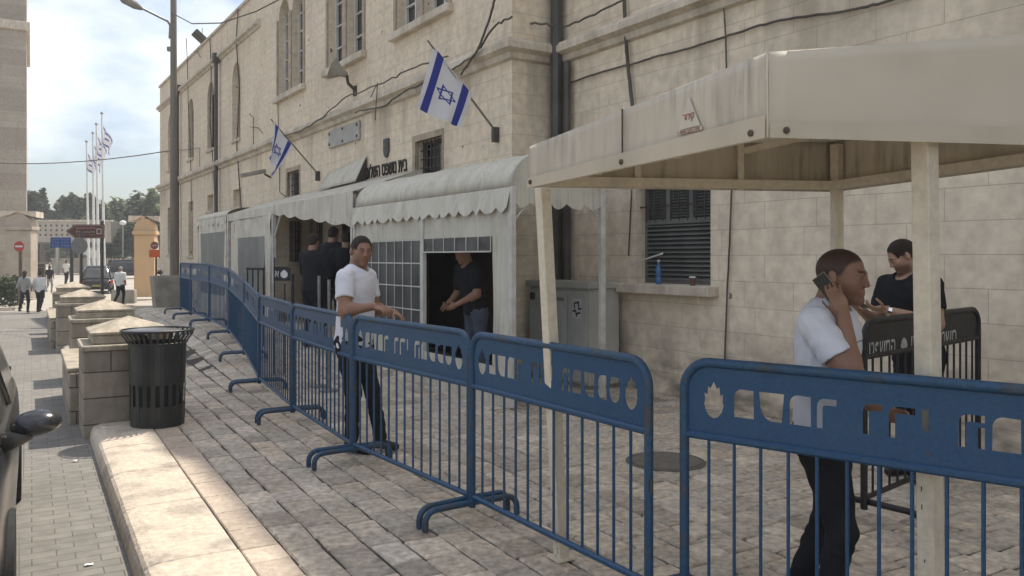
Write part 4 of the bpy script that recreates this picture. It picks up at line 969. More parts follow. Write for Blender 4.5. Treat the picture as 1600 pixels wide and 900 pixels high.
def wire(label, pts, r=.012, sag=0):
    pts = [V(p) for p in pts]; out = []
    for i in range(len(pts)-1):
        for k in range(8):
            u = k/8; out.append(pts[i].lerp(pts[i+1], u)-V((0, 0, sag*4*u*(1-u))))
    out.append(pts[-1]); o = thing('overhead_wire', label, 'wire', tuple(pts[0])); q = MB(); q.tube([p-pts[0] for p in out], r, 6); q.build('cable', CABLE, o)
xw, dw = bl(262, 0); wire('overhead wire crossing the street from the banded tower to the courthouse', [P(-40, 253, 40), BW(xw, 0, bz(236, dw))], .02, .25)
xw, dw = bl(446, 0)
wire('sagging overhead wire from the street lamp to the courthouse roof', [P(268, 20, dlp), P(300, 37, 23), P(345, 36, 21), P(400, 18, 20), P(450, -8, 19)], .016)
# ------------------------------------------------------------------ concrete box, cubes, gate pillars
t = thing('concrete_planter', 'large square concrete planter block at the end of the blue barriers', 'planter', tuple(P(262, 488, 22)), R(30))
t.location.z = gp(t.location.x, t.location.y)-.02
q = MB(); h = .86; q.add([(x*s, y*s, z) for z, s in ((0, .33), (h, .40)) for x, y in ((-1, -1), (1, -1), (1, 1), (-1, 1))], [(0, 1, 2, 3)]+[(i, (i+1) % 4, (i+1) % 4+4, i+4) for i in range(4)]+[(4, 5, 6, 7)]); q.build('block', CONC, t, bevel=.02)
q = MB(); q.box(-.3, .3, -.3, .3, h+.001, h+.01); q.build('soil', EARTH, t)
q = MB()
for k in range(60): a = random.random()*6.3; r_ = random.random()*.07; p = V((-.2+r_*cos(a), -.1+r_*sin(a), h+.01+random.random()*.12)); q.add([p, p+V((random.uniform(-.05, .05), .02, .05)), p+V((.02, .03, random.uniform(-.02, .05)))], [(0, 1, 2)])
q.build('weeds', BARK, t)
for i, (px, d) in enumerate(((184.5, 37), (203, 37))):
    p = P(px, 470, d); t = thing('stone_cube', ['grey stone cube left of the ochre gate pillar, farther left of two', 'grey stone cube touching the foot of the ochre gate pillar'][i], 'bollard', (p.x, p.y, gp(p.x, p.y)), R(12), 'stone cubes by the gate')
    q = MB(); q.box(-.24, .24, -.24, .24, 0, .6); q.build('block', CONC, t, bevel=.03); q = MB(); q.box(-.18, .18, -.18, .18, .601, .62); q.build('top_face', CAPSTONE, t, bevel=.01)
def gate_pillar(x, d, label, mat, w, h, z):
    t = thing('gate_pillar', label, 'pillar', (x, d, z), R(14), 'gate pillars across the street')
    q = MB(); q.box(-w/2, w/2, -w/2, w/2, 0, h-.95); q.build('shaft', mat, t, bevel=.04)
    q = MB(); q.box(-w/2-.08, w/2+.08, -w/2-.08, w/2+.08, h-.949, h-.75); q.build('neck_moulding', mat, t, bevel=.04)
    q = MB(); pts = [(-w/2-.02, h-.75)]+[(-(w/2+.02)*cos(pi*i/12), h-.75+.62*sin(pi*i/12)) for i in range(13)]+[(w/2+.02, h-.75)]; q.prism(pts[1:-1], -w/2, w/2); q.build('arched_top', mat, t)
    q = MB()
    for s in (-1, 1): q.prism([(s*(w/2+.25), h-.3), (s*(w/2+.25), h), (s*.1, h), (s*.3, h-.16)], -w/2-.05, w/2+.05)
    q.build('capstone', TRIM, t); return t
gp_ = P(228, 462, 42); gate_pillar(gp_.x, 42, 'ochre plastered gate pillar with rounded top right of the gateway', ORANGEST, .95, 4.05, -.38)
gl = P(34, 440, 42); gate_pillar(gl.x, 42, 'brownish stone gate pillar with rounded top in front of the banded tower', GATEST, 1.15, 4.35, -.45)
# ------------------------------------------------------------------ banded tower left
t = thing('banded_tower', 'tall building of pink and cream banded stone at the left edge', 'building', (-26.85, 46, -.6), R(30))
q = MB(); q.box(-12, 0, 0, 10, 0, 26); q.build('wall', BANDSTONE, t)
q = MB(); q.box(-12.1, .18, -.2, 10.1, 14.7, 15.2); q.build('cornice', TRIM, t, bevel=.05)
for i in range(5): q = MB(); q.box(-3.2, -2.3, -.012, .03, 2.5+3.1*i, 4.0+3.1*i); q.build('window', GLASS, t)
# dark gate screen beside the left gate pillar
t = thing('notice_gate', 'dark metal gate screen beside the left gate pillar', 'gate', tuple(P(63, 434, 43)[:2])+(-.5,), 0)
q = MB(); q.box(-.22, .22, -.05, .05, 0, 1.75); q.build('panel', IRON, t); q = MB()
for k in range(5): q.box(-.2, .2, -.06, -.052, .2+.34*k, .23+.34*k)
q.build('rail', GREYM, t); q = MB(); q.box(-.26, .5, -.08, .08, 1.76, 1.84); q.build('cap_rail', CONC, t)
# screen wall building beyond
t = thing('perforated_building', 'low pale building with rows of small square openings beyond the gate', 'building', tuple(P(60, 400, 80)[:2])+(0,), R(2))
q = MB(); hs = [(.17+.515*i-.1, .17+.515*i+.1, 3.66+.45*j, 3.85+.45*j, False, 'x') for i in range(12) for j in range(3)]
wall(q, -1.0, 6.9, 3.05, 5.05, hs, 0, .25); q.build('screen_wall', FARST, t)
q = MB(); q.box(-1.05, 6.95, -.08, .33, 5.051, 5.2); q.build('coping', TRIM, t)
q = MB(); q.box(-.95, 6.85, .26, 3, 2.9, 5.05); q.build('rear_volume', mk('rear_grey', (.16, .15, .12)), t)
for i in range(4): q = MB(); q.box(-.6+i*2.2, -.35+i*2.2, .05, .3, -.2, 3.05); q.build('column', FARST, t)
t = thing('low_wall', 'long low pale stone wall behind the distant pedestrians', 'wall', tuple(P(160, 405, 82)[:2])+(.02,), 0)
q = MB(); q.box(-5, 8.5, 0, .5, 0, 1.35); q.build('wall', TRIM, t); q = MB(); q.box(-5.1, 8.6, -.06, .56, 1.351, 1.5); q.build('coping', TRIM, t)
# ------------------------------------------------------------------ flagpoles
for i, (bx, tx, ty, d, fy) in enumerate(((139, 135, 223, 74, 236), (147, 145, 210, 72, 226), (154, 150.5, 196, 70, 212), (163, 159, 179, 68, 195))):
    p = P(bx, 400, d); z0 = gr(p.x, p.y); top = P(tx, ty, d)
    t = thing('flagpole', ['shortest and leftmost white flagpole with a drooping flag', 'second white flagpole from the left', 'third white flagpole from the left', 'tallest and rightmost white flagpole beyond the gate'][i], 'flagpole', (p.x, p.y, z0), 0, 'white flagpoles beyond the gate')
    b = V((p.x, p.y, z0)); q = MB(); q.tube([(0, 0, 0), top-b], [.12, .06], 8); q.build('pole', WHT, t)
    q = MB(); q.lathe([(.02, 0), (.12, .08), (.12, .16), (.02, .24)], 10, c=tuple(top-b)); q.build('finial', GREYM, t)
    q = MB(); z1 = (top-b).z-.8; x1 = (top-b).x
    rows = []; nn = 18
    for j in range(nn+1):
        v = j/nn; rows.append([(x1+.06+(u/8)*.8*(1-.2*v), .22*sin(u*1.1+v*3), z1-v*1.35-(u/8)*1.25-.12*sin(u*.9)) for u in range(9)])
    for r_ in rows: q.v += r_
    for j in range(nn):
        for u in range(8): q.f.append((j*9+u, j*9+u+1, (j+1)*9+u+1, (j+1)*9+u)); q.mi.append(1 if (j in (2, 3, 15, 16) or (8 <= j <= 9 and 3 <= u <= 4)) else 0)
    q.build('flag_cloth', [WFL, BLUFL], t, smooth=True)
# ------------------------------------------------------------------ signs
def signpost(name, label, x, d, z0, h, r=.04, mat=IRON):
    t = thing(name, label, 'sign', (x, d, z0)); q = MB(); q.tube([(0, 0, 0), (0, 0, h)], r, 8); q.build('post', mat, t); return t
d = 24.0; xa = (126.7-800)/F*d; xb = (159.5-800)/F*d; zz = gp(xa, d)-.02
t = thing('direction_sign', 'brown arrow-shaped direction sign pointing left on two posts', 'sign', (xb, d, zz))
q = MB(); q.tube([(0, 0, 0), (0, 0, 2.75)], .045, 8); q.build('post', PIPE, t)
zt = P(0, 351, d).z-zz; zb = P(0, 372.5, d).z-zz; zc = (zt+zb)/2; L0 = (106-159.5)/F*d; L1 = (166-159.5)/F*d
q = MB(); q.prism([(L0, zc), (L0+.26, zb), (L1, zb), (L1, zt), (L0+.26, zt)], -.11, -.085); s_ = q.build('sign_board', BROWN, t)
BRL = mk('sign_border', (.40, .30, .27), (.36, .27, .24), scale=9)
q = MB(); k = [(L0+.04, zc), (L0+.275, zb+.03), (L1-.03, zb+.03), (L1-.03, zt-.03), (L0+.275, zt-.03)]
for i in range(5): a, b = k[i], k[(i+1) % 5]; q.tube([(a[0], -.113, a[1]), (b[0], -.113, b[1])], .008, 4)
q.box(L1-.23, L1-.07, -.116, -.112, zc-.085, zc+.085); q.build('border', BRL, s_)
q = MB(); q.box(L1-.19, L1-.11, -.120, -.117, zc-.045, zc+.045); q.build('pictogram', BROWN, s_)
for i, s in enumerate((heb('מוזיאון'), 'Museum', heb('העיר העתיקה'))): text_mesh('lettering', s, L0+.30, L1-.27, zc+.055-.095*i, zc+.115-.095*i, -.115, BRL, s_, ext=.001, off=.012)
t = signpost('round_sign_back', 'grey back of a round traffic sign under the brown arrow sign', (126.7-800)/F*(d-.3), d-.3, zz, 2.45, .042, PIPE)
q = MB(); q.lathe([(.235, 0), (.235, .015)], 28, M=Matrix.Translation((0, -.09, P(0, 384, d-.3).z-zz)) @ Matrix.Rotation(R(90), 4, 'X')); q.build('sign_disc', mk('sign_back_grey', (.16, .16, .15), (.2, .2, .19), scale=5, rough=.4, metal=.3), t)
d = 33; x = (97-800)/F*d; t = signpost('blue_sign', 'blue rectangular direction sign left of the brown arrow sign', x+.38, d, gr(x, d), 2.6, .07, PIPE)
zt = P(0, 371, d).z-gr(x, d); zb = P(0, 387, d).z-gr(x, d); q = MB(); q.box(-.78, .02, -.11, -.08, zb, zt); s_ = q.build('sign_board', BLUSG, t)
BLL = mk('blue_sign_letter', (.22, .27, .42), (.2, .25, .4), scale=9)
for i, s in enumerate((heb('עירייה'), 'City Hall', heb('מרכז'))): text_mesh('lettering', s, -.72, -.05, zt-.12-.12*i, zt-.05-.12*i, -.115, BLL, s_, ext=.001)
d = 34; x = (32-800)/F*d; z0 = -.5
t = signpost('no_entry_sign', 'round red no-entry sign on a post in front of the left gate pillar', x, d, z0, 2.5, .07, BARK)
zc = P(0, 385, d).z-z0; M = Matrix.Translation((0, -.09, zc)) @ Matrix.Rotation(R(90), 4, 'X')
q = MB(); q.lathe([(.21, 0), (.21, .015)], 28, M=M); s_ = q.build('sign_disc', REDSG, t); q = MB(); q.box(-.15, .15, -.112, -.107, zc-.035, zc+.035); q.build('white_bar', WHT, s_)
d = 36; x = (244-800)/F*d; z0 = gp(x, d); t = signpost('orange_sign', 'orange rectangular sign under a small red roundel beside the ochre gate pillar', x, d, z0-.05, 2.1, .04, BLK)
zc = P(0, 396, d).z-z0+.05; q = MB(); q.box(-.27, .23, -.08, -.055, zc-.17, zc+.16); q.build('sign_board', ORSG, t)
M = Matrix.Translation((-.03, -.09, zc+.34)) @ Matrix.Rotation(R(90), 4, 'X'); q = MB(); q.lathe([(.17, 0), (.17, .015)], 24, M=M); s_ = q.build('sign_disc', mk('faded_red', (.25, .1, .09)), t); q = MB(); q.box(-.11, .11, -.112, -.107, zc+.315, zc+.365); q.build('white_bar', GREYC, s_)
# globe lamp in the park
p = P(192, 400, 78); t = thing('globe_lamp', 'white globe park lamp on a slim post against the trees', 'street lamp', (p.x, p.y, .0))
q = MB(); q.tube([(0, 0, 0), (0, 0, 4.6)], .06, 6); q.build('post', GREYM, t); q = MB(); q.lathe([(.06, 0), (.25, .08), (.31, .24), (.24, .38), (.06, .46)], 14, c=(0, 0, 4.6)); q.build('globe', WHT, t, smooth=True)
# ------------------------------------------------------------------ cars
def car(label, loc, rz, paint, L_=4.2, W_=1.72, H_=1.45, name='parked_car', mirrors=True):
    t = thing(name, label, 'car', loc, rz)     # forward = +x, body centred on y
    hw = W_/2
    # stations: x, sill z, shoulder z, half width low, half width shoulder
    st = [(-L_/2, .38, .70, .55, .58), (-L_/2+.10, .28, .84, .74, .76), (-L_/2+.6, .24, .93, .84, .84), (-L_/2+1.3, .22, .94, .86, .855), (0, .22, .93, .86, .86), (.7, .22, .92, .86, .85), (L_/2-1.0, .23, .88, .86, .83), (L_/2-.45, .25, .80, .84, .80), (L_/2-.12, .28, .70, .76, .70), (L_/2, .36, .58, .58, .54)]
    rows = []
    for x, zs_, zh, wl, wh in st:
        wl *= hw/.86; wh *= hw/.86; zm = (zs_+zh)/2
        half = [(0, zs_), (wl*.85, zs_), (wl*.98, zs_+.05), (wl, zm), (wh*1.0, zh-.10), (wh*.955, zh-.015), (wh*.86, zh+.02), (0, zh+.05)]
        rows.append([V((x, -y, z)) for y, z in half]+[V((x, y, z)) for y, z in half[-2::-1]])
    q = MB(); q.sheet(rows); q.add(rows[0], [tuple(range(len(rows[0])))]); q.add(rows[-1], [tuple(range(len(rows[-1])))])
    o = q.build('body', paint, t, smooth=True); bm = bmesh.new(); bm.from_mesh(o.data); bmesh.ops.remove_doubles(bm, verts=bm.verts, dist=1e-4); bm.to_mesh(o.data); bm.free()
    sb = o.modifiers.new('ss', 'SUBSURF'); sb.levels = sb.render_levels = 2
    gh = [(-L_/2+.22, .90, .70), (-L_/2+.55, H_-.10, .60), (-L_/2+.9, H_-.01, .59), (.1, H_, .60), (.45, H_-.05, .59), (1.22, .92, .70)]
    lo = [(-L_/2+.15, .88, .76), (-L_/2+.5, .90, .79), (-L_/2+.9, .91, .80), (.1, .91, .80), (.45, .91, .80), (1.25, .885, .76)]
    q = MB(); rows = []
    for (x, z, w_), (xl_, zl, wl) in zip(gh, lo): w_ *= hw/.86; wl *= hw/.86; rows.append([V((xl_, -wl, zl)), V(((x+xl_)/2, -(w_+wl)/2-.02, (z+zl)/2)), V((x, -w_, z-.02)), V((x, -w_*.7, z+.015)), V((x, w_*.7, z+.015)), V((x, w_, z-.02)), V(((x+xl_)/2, (w_+wl)/2+.02, (z+zl)/2)), V((xl_, wl, zl))])
    q.sheet(rows); q.build('windows', GLASS, t, smooth=True)
    q = MB(); q.sheet([[p+V((0, 0, .012)) for p in r_[2:6]] for r_ in rows[1:5]]); q.build('roof', paint, t, smooth=True, solid=.02)
    q = MB()
    for s in (2, 5):
        q.tube([r_[s]+V((0, 0, .01)) for r_ in rows], .028, 6)
        for k in (0, 3): a = rows[k] if k else rows[0]; q.tube([a[0 if s == 2 else 7], a[1 if s == 2 else 6], a[s]], .03, 6)
        q.tube([rows[5][0 if s == 2 else 7], rows[4][s]], .025, 6)
    q.build('pillar', paint, t, smooth=True)
    for x in (-L_/2+.78, L_/2-.82):
        for s in (-1, 1):
            M = Matrix.Translation((x, s*(hw-.10), .31)) @ Matrix.Rotation(R(90)*s, 4, 'X')
            q = MB(); q.lathe([(.19, -.09), (.30, -.10), (.31, -.06), (.31, .07), (.29, .11*-1+.2), (.20, .1)], 28, M=M); wh_ = autosmooth(q.build('wheel', TYRE, t)); q = MB(); q.lathe([(.19, -.112), (.15, -.115), (.05, -.118)], 20, M=M); q.lathe([(.19, .112), (.15, .1), (.05, .105)], 20, M=M); q.build('rim', GREYM, wh_)
    for s in (-1, 1):
        M = Matrix.Translation((L_/2-.17, s*(hw-.31), .63)) @ Matrix.Rotation(R(s*22), 4, 'Z') @ Matrix.Scale(.26, 4, (0, 1, 0)) @ Matrix.Scale(.12, 4, (0, 0, 1)) @ Matrix.Scale(.10, 4, (1, 0, 0))
        q = MB(); n_ = 12; q.lathe([(.15, -.98), (.7, -.7), (1, 0), (.7, .7), (.15, .98)], n_, M=M); hl = q.build('headlight', LAMPW, t, smooth=True)
        q = MB(); q.box(-L_/2-.005, -L_/2+.12, s*(hw-.14)-.08, s*(hw-.14)+.08, .62, .80); q.build('tail_light', REDSG, t, bevel=.02)
    q = MB(); q.box(-L_/2-.012, -L_/2+.02, -.26, .26, .44, .55); q.build('number_plate', mk('plate', (.30, .25, .06)) if 'plate' not in MATS else MATS['plate'], t)
    if mirrors:
        for s in (-1, 1):
            q = MB(); M = Matrix.Translation((.98, s*(hw+.10), .935)) @ Matrix.Rotation(R(-8*s), 4, 'Z')
            prof = [(-.062, .5), (-.05, .82), (-.01, .98), (.035, .86), (.062, .55), (.075, .18)]
            rows_ = [[M @ V((x, s*(-.02)+.118*f*cos(a)*(1 if s*cos(a) < 0 else 1.0), .072*f*sin(a)*(1 if sin(a) > 0 else .82)+ .008*s*cos(a))) for a in np.linspace(0, 2*pi, 25)] for x, f in prof]
            q.sheet(rows_); q.add(rows_[-1], [tuple(range(25))]); mr_ = q.build('wing_mirror', paint, t, smooth=True)
            q = MB(); q.add(rows_[0], [tuple(range(25))]); q.build('mirror_glass', CHROME, mr_)
            q = MB(); q.tube([(.98, s*(hw-.05), .86), (1.0, s*(hw+.06), .90)], [.05, .03], 10); q.build('mirror_foot', PIPE, mr_, smooth=True)
    return t
fw = V((.5, -.866))          # toward the viewer along the street
# left flank along x=-.581*y ; mirror at distance 3.9
mirp = V((-2.40, 3.98)); left = V((.866, .5))   # car's left when facing the viewer
cc_ = mirp - fw*1.0 - left*.835
car('dark grey car cut by the lower left edge with its wing mirror showing', (cc_.x, cc_.y, -.15), math.atan2(fw.y, fw.x), CARP)
p = P(150, 456, 50); car('black car driving away beyond the bollards, under the brown sign', (p.x, p.y, gr(p.x, p.y)), R(118), CARB, 4.4, 1.8, 1.62, 'distant_car', False)
p = P(205, 430, 66); car('dark car standing by the low wall left of the ochre pillar', (p.x, p.y, gr(p.x, p.y)+.02), R(20), CARB, 4.0, 1.7, 1.45, 'distant_car', False)
# ------------------------------------------------------------------ trees and plants
def leaves(name, mat, parent, blobs, n, s, flat=.5):
    """blobs: (centre, radii); leaf cards in shells with noise gaps"""
    q = MB(); cols = []; wts = [b[1][0]*b[1][1]*b[1][2] for b in blobs]; W_ = sum(w**.67 for w in wts)
    for (c, r_), wt in zip(blobs, wts):
        c = V(c); k = int(n*wt**.67/W_); tone = random.uniform(.75, 1.25)
        subs = [(V((random.gauss(0, 1), random.gauss(0, 1), random.gauss(0, 1))).normalized()*random.uniform(.35, 1), random.uniform(.18, .42), random.uniform(.65, 1.4)) for _ in range(26)]
        for _ in range(k):
            sc_, sr, st_ = random.choice(subs); p = sc_+V((random.gauss(0, 1), random.gauss(0, 1), random.gauss(0, 1)))*sr*.5
            p = c+V((p.x*r_[0], p.y*r_[1], p.z*r_[2]))
            u = V((random.gauss(0, 1), random.gauss(0, 1), random.gauss(0, 1)*flat)).normalized(); v = u.cross(V((random.gauss(0, 1), random.gauss(0, 1), random.gauss(0, 1)))).normalized()
            L_ = s*random.uniform(.6, 1.4); q.add([p-u*L_, p+v*L_*.45, p+u*L_, p-v*L_*.45], [(0, 1, 2, 3)]); tt = tone*st_*random.uniform(.85, 1.15); cols += [(tt, tt, tt*.95)]*4
    me = bpy.data.meshes.new(name); me.from_pydata(q.v, [], q.f); me.materials.append(mat); o = bpy.data.objects.new(name, me); COL.objects.link(o); o.parent = parent; setcol(o, cols); return o
def tree(label, px, d, ytop, ybot, wpx, mat, kind='round', n=3500, s=.22, name='tree'):
    b = P(px, 400, d); z0 = gr(b.x, d) if d > 30 else 0; zt = P(px, ytop, d).z; zb = P(px, ybot, d).z; w_ = wpx/F*d; h = zt-z0
    t = thing(name, label, 'tree', (b.x, b.y, z0), 0, 'trees beyond the gate'); zt -= z0; zb -= z0
    limbs = MB(); top = V((random.uniform(-.3, .3), 0, zb+(zt-zb)*.55)); limbs.tube([(0, 0, -.2), (random.uniform(-.15, .15), 0, zb*.6), top], [h*.035, h*.026, h*.008], 8); blobs = []
    nb = {'round': 9, 'cone': 6, 'flat': 7, 'sparse': 6}[kind]
    for i in range(nb):
        if kind == 'cone': f = i/(nb-1); c = V((random.uniform(-.1, .1)*w_, random.uniform(-.1, .1)*w_, zb+(zt-zb)*(.08+.85*f))); r_ = w_*.5*(1.05-f*.8); rr = (r_, r_, (zt-zb)/nb*.95)
        elif kind == 'flat': a = 2*pi*i/nb; c = V((cos(a)*w_*.3, sin(a)*w_*.3, zb+(zt-zb)*.55+random.uniform(-.1, .1)*(zt-zb))); rr = (w_*.28, w_*.28, (zt-zb)*.42)
        else:
            a = 2*pi*i/nb+random.random(); f = random.random(); c = V((cos(a)*w_*.32*random.uniform(.6, 1.15), sin(a)*w_*.3, zb+(zt-zb)*(.15+.68*f))); r_ = random.uniform(.2, .34); rr = (w_*r_, w_*r_, (zt-zb)*r_*.85)
        blobs.append((c, rr)); limbs.tube([top*.6, top.lerp(c, .5)+V((0, 0, -.1)), c], [h*.012, h*.008, h*.003], 5)
    limbs.build('trunk', BARK, t, smooth=True); leaves('crown', mat, t, blobs, n, s); return t
T = [('dark pine behind the left gate pillar', 50, 88, 296, 370, 26, LEAF1, 'round', 4200), ('dark conifer with ragged outline right of the banded tower', 67, 95, 301, 365, 26, LEAF1, 'cone', 4500),
     ('thin grey-green sparse tree between conifer and umbrella pine', 88, 96, 318, 372, 30, LEAF3, 'sparse', 2600), ('umbrella-shaped dark tree over the perforated building', 125, 92, 311, 345, 42, LEAF1, 'flat', 5200),
     ('dense mid-green tree behind the flagpoles', 158, 90, 318, 402, 46, LEAF2, 'round', 5500), ('broad green tree filling the middle of the gateway', 190, 94, 306, 404, 56, LEAF2, 'round', 6500),
     ('tall light green tree above the ochre gate pillar', 222, 88, 300, 400, 44, LEAF3, 'round', 5200), ('green tree touching the courthouse corner', 250, 84, 303, 400, 44, LEAF2, 'round', 5200),
     ('dark lower tree left of the globe lamp', 176, 84, 345, 408, 40, LEAF1, 'round', 5000), ('dark lower tree right of the globe lamp', 208, 82, 350, 408, 40, LEAF1, 'round', 5000), ('low dark tree under the perforated building', 78, 100, 384, 410, 44, LEAF1, 'round', 3200), ('low bushy tree behind the black car', 105, 104, 380, 410, 40, LEAF1, 'round', 3200)]
for a in T: tree(a[0], a[1], a[2], a[3]-3, a[4], a[5]*1.15, a[6], a[7], int(a[8]*1.25), .27)
t = thing('hedge', 'clipped dark green hedge behind a pale kerb at the left edge', 'hedge', tuple(P(2, 470, 35)[:2])+(-.52,), 0)
q = MB(); q.tube([(-1.5, 0, 0), (-1.5, 0, 1.0)], .03); q.tube([(-.3, 0, 0), (-.3, 0, 1.0)], .03); q.build('stem', BARK, t)
leaves('foliage', LEAF1, t, [((-1.9+.4*i, 0, .35+.35*j), (.45, .5, .38)) for i in range(7) for j in range(3)], 6500, .07)
q = MB(); q.box(-26, -20.25, 33.6, 33.9, -.62, -.42); tag(q.build('far_kerb', KERB, None, bevel=.02), kind='structure')
# ------------------------------------------------------------------ people: signed-distance modelling
def surfnet(F_, org, h):
    S = F_ < 0; nx, ny, nz = F_.shape
    cnt = np.zeros((nx-1, ny-1, nz-1), np.float32); acc = np.zeros((nx-1, ny-1, nz-1, 3), np.float32)
    off = [(i, j, k) for i in (0, 1) for j in (0, 1) for k in (0, 1)]
    sl = lambda o: tuple(slice(o[a], (F_.shape[a]-1)+o[a]) for a in range(3))
    for a in off:
        for ax in range(3):
            if a[ax]: continue
            b = list(a); b[ax] = 1; A = F_[sl(a)]; B = F_[sl(b)]; m = (A < 0) != (B < 0)
            t = np.where(m, A/(A-B+1e-12), 0)
            for c in range(3): acc[..., c] += np.where(m, a[c]+(t if c == ax else 0), 0)
            cnt += m
    act = cnt > 0; idx = -np.ones(act.shape, np.int64); idx[act] = np.arange(act.sum())
    ii = np.argwhere(act); V_ = (ii+acc[act]/cnt[act][:, None])*h+np.array(org)
    faces = []
    for ax in range(3):
        o1, o2 = [(1, 2), (2, 0), (0, 1)][ax]
        s0 = [slice(1, -1)]*3; s0[ax] = slice(0, -1); s1 = [slice(1, -1)]*3; s1[ax] = slice(1, None)
        A = S[tuple(s0)]; B = S[tuple(s1)]
        w_ = np.argwhere(A != B); 
        if not len(w_): continue
        flip = A[tuple(w_.T)]; e = w_+1; e[:, ax] -= 1
        def g(d1, d2): c = e.copy(); c[:, o1] -= d1; c[:, o2] -= d2; return idx[tuple(c.T)]
        q = np.stack([g(1, 1), g(0, 1), g(0, 0), g(1, 0)], 1); q[~flip] = q[~flip][:, ::-1]; faces.append(q)
    return V_, np.concatenate(faces)
class SDF:
    def __init__(s): s.p = []; s.fi = None
    def cap(s, a, b, r1, r2, k=.02, M=None, sy=1.0, op='u'):   # tapered capsule, optional squash in y of frame M
        s.p.append(('c', np.array(a, float), np.array(b, float), r1, r2, k, M, sy, op)); return s
    def ell(s, c, r, k=.02, M=None, op='u'): s.p.append(('e', np.array(c, float), np.array(r, float), 0, 0, k, M, 1, op)); return s
    def plane(s, c, n, k=.004): s.p.append(('p', np.array(c, float), np.array(n, float), 0, 0, k, None, 1, 'i')); return s
    def mesh(s, h, fold=0, fs=1.0, keep=None):
        lo = np.full(3, 9.); hi = np.full(3, -9.); bb = []
        for q in s.p:
            t, a, b, r1, r2, k, M, sy, op = q
            if t == 'p': bb.append(None); continue
            Mi = np.array(M) if M is not None else np.eye(4)
            if t == 'c': pts = [a, b]; rad = max(r1, r2)
            else: pts = [a]; rad = max(b)
            W = [(Mi @ np.append(x, 1))[:3] for x in pts]; l = np.min(W, 0)-rad-k-2*h; u = np.max(W, 0)+rad+k+2*h; bb.append((l, u))
            if op == 'u': lo = np.minimum(lo, l); hi = np.maximum(hi, u)
        lo -= 3*h; hi += 3*h; n = np.ceil((hi-lo)/h).astype(int)+1
        X = [(lo[a]+h*np.arange(n[a])).astype(np.float32) for a in range(3)]; Fd = np.full(tuple(n), .2, np.float32)
        fi = len(s.p) if s.fi is None else s.fi
        def addfold(Fd):
            if not fold: return Fd
            x, y, z = X[0][:, None, None], X[1][None, :, None], X[2][None, None, :]
            return Fd+fold*(np.sin(fs*(38*z+22*x+9*np.sin(fs*14*y)+6*np.sin(fs*17*z)))*.6+np.sin(fs*(55*x-31*z+20*y+5*np.sin(fs*12*z)))*.5)
        for qi, (q, bx) in enumerate(zip(s.p, bb)):
            if qi == fi: Fd = addfold(Fd)
            t, a, b, r1, r2, k, M, sy, op = q
            if bx is None: sl = (slice(None),)*3
            else: sl = tuple(slice(max(0, int((bx[0][i]-lo[i])/h)), min(n[i], int((bx[1][i]-lo[i])/h)+2)) for i in range(3))
            x, y, z = X[0][sl[0]][:, None, None], X[1][sl[1]][None, :, None], X[2][sl[2]][None, None, :]
            if M is not None:
                I = np.linalg.inv(np.array(M)); x, y, z = [I[r, 0]*x+I[r, 1]*y+I[r, 2]*z+I[r, 3] for r in range(3)]
            if t == 'c':
                y = y*sy; A = a*np.array([1, sy, 1]); B = b*np.array([1, sy, 1]); d = B-A; L2 = max((d*d).sum(), 1e-9)
                tt = np.clip(((x-A[0])*d[0]+(y-A[1])*d[1]+(z-A[2])*d[2])/L2, 0, 1)
                D = np.sqrt((x-A[0]-tt*d[0])**2+(y-A[1]-tt*d[1])**2+(z-A[2]-tt*d[2])**2)-(r1+(r2-r1)*tt)
            elif t == 'e':
                k0 = np.sqrt(((x-a[0])/b[0])**2+((y-a[1])/b[1])**2+((z-a[2])/b[2])**2); k1 = np.sqrt(((x-a[0])/b[0]**2)**2+((y-a[1])/b[1]**2)**2+((z-a[2])/b[2]**2)**2)+1e-6; D = k0*(k0-1)/k1
            else: D = (x-a[0])*b[0]+(y-a[1])*b[1]+(z-a[2])*b[2]
            G = Fd[sl]
            if op == 'u': hh = np.clip(.5+.5*(G-D)/k, 0, 1); Fd[sl] = G+(D-G)*hh-k*hh*(1-hh)
            elif op == 's': D = -D; hh = np.clip(.5-.5*(G-D)/k, 0, 1); Fd[sl] = G+(D-G)*hh+k*hh*(1-hh)
            else: Fd[sl] = np.maximum(G, D)
        if fi == len(s.p): Fd = addfold(Fd)
        return surfnet(Fd, lo, h)
def sdf_obj(name, sd, h, mat, parent, fold=0, fs=1.0, tint=None):
    Vx, Fc = sd.mesh(h, fold, fs); me = bpy.data.meshes.new(name); me.from_pydata(Vx.tolist(), [], Fc.tolist()); me.materials.append(mat)
    me.polygons.foreach_set('use_smooth', [True]*len(me.polygons)); bm = bmesh.new(); bm.from_mesh(me)
    for _ in range(4 if name == 'shirt' else 1): bmesh.ops.smooth_vert(bm, verts=bm.verts, factor=.5, use_axis_x=True, use_axis_y=True, use_axis_z=True)
    bm.to_mesh(me); bm.free()
    o = bpy.data.objects.new(name, me); COL.objects.link(o); o.parent = parent
    if tint is not None: setcol(o, tint(np.array([v.co[:] for v in me.vertices])))
    elif mat in (SKIN, SKINL): setcol(o, [(1, 1, 1)]*len(me.vertices))
    return o
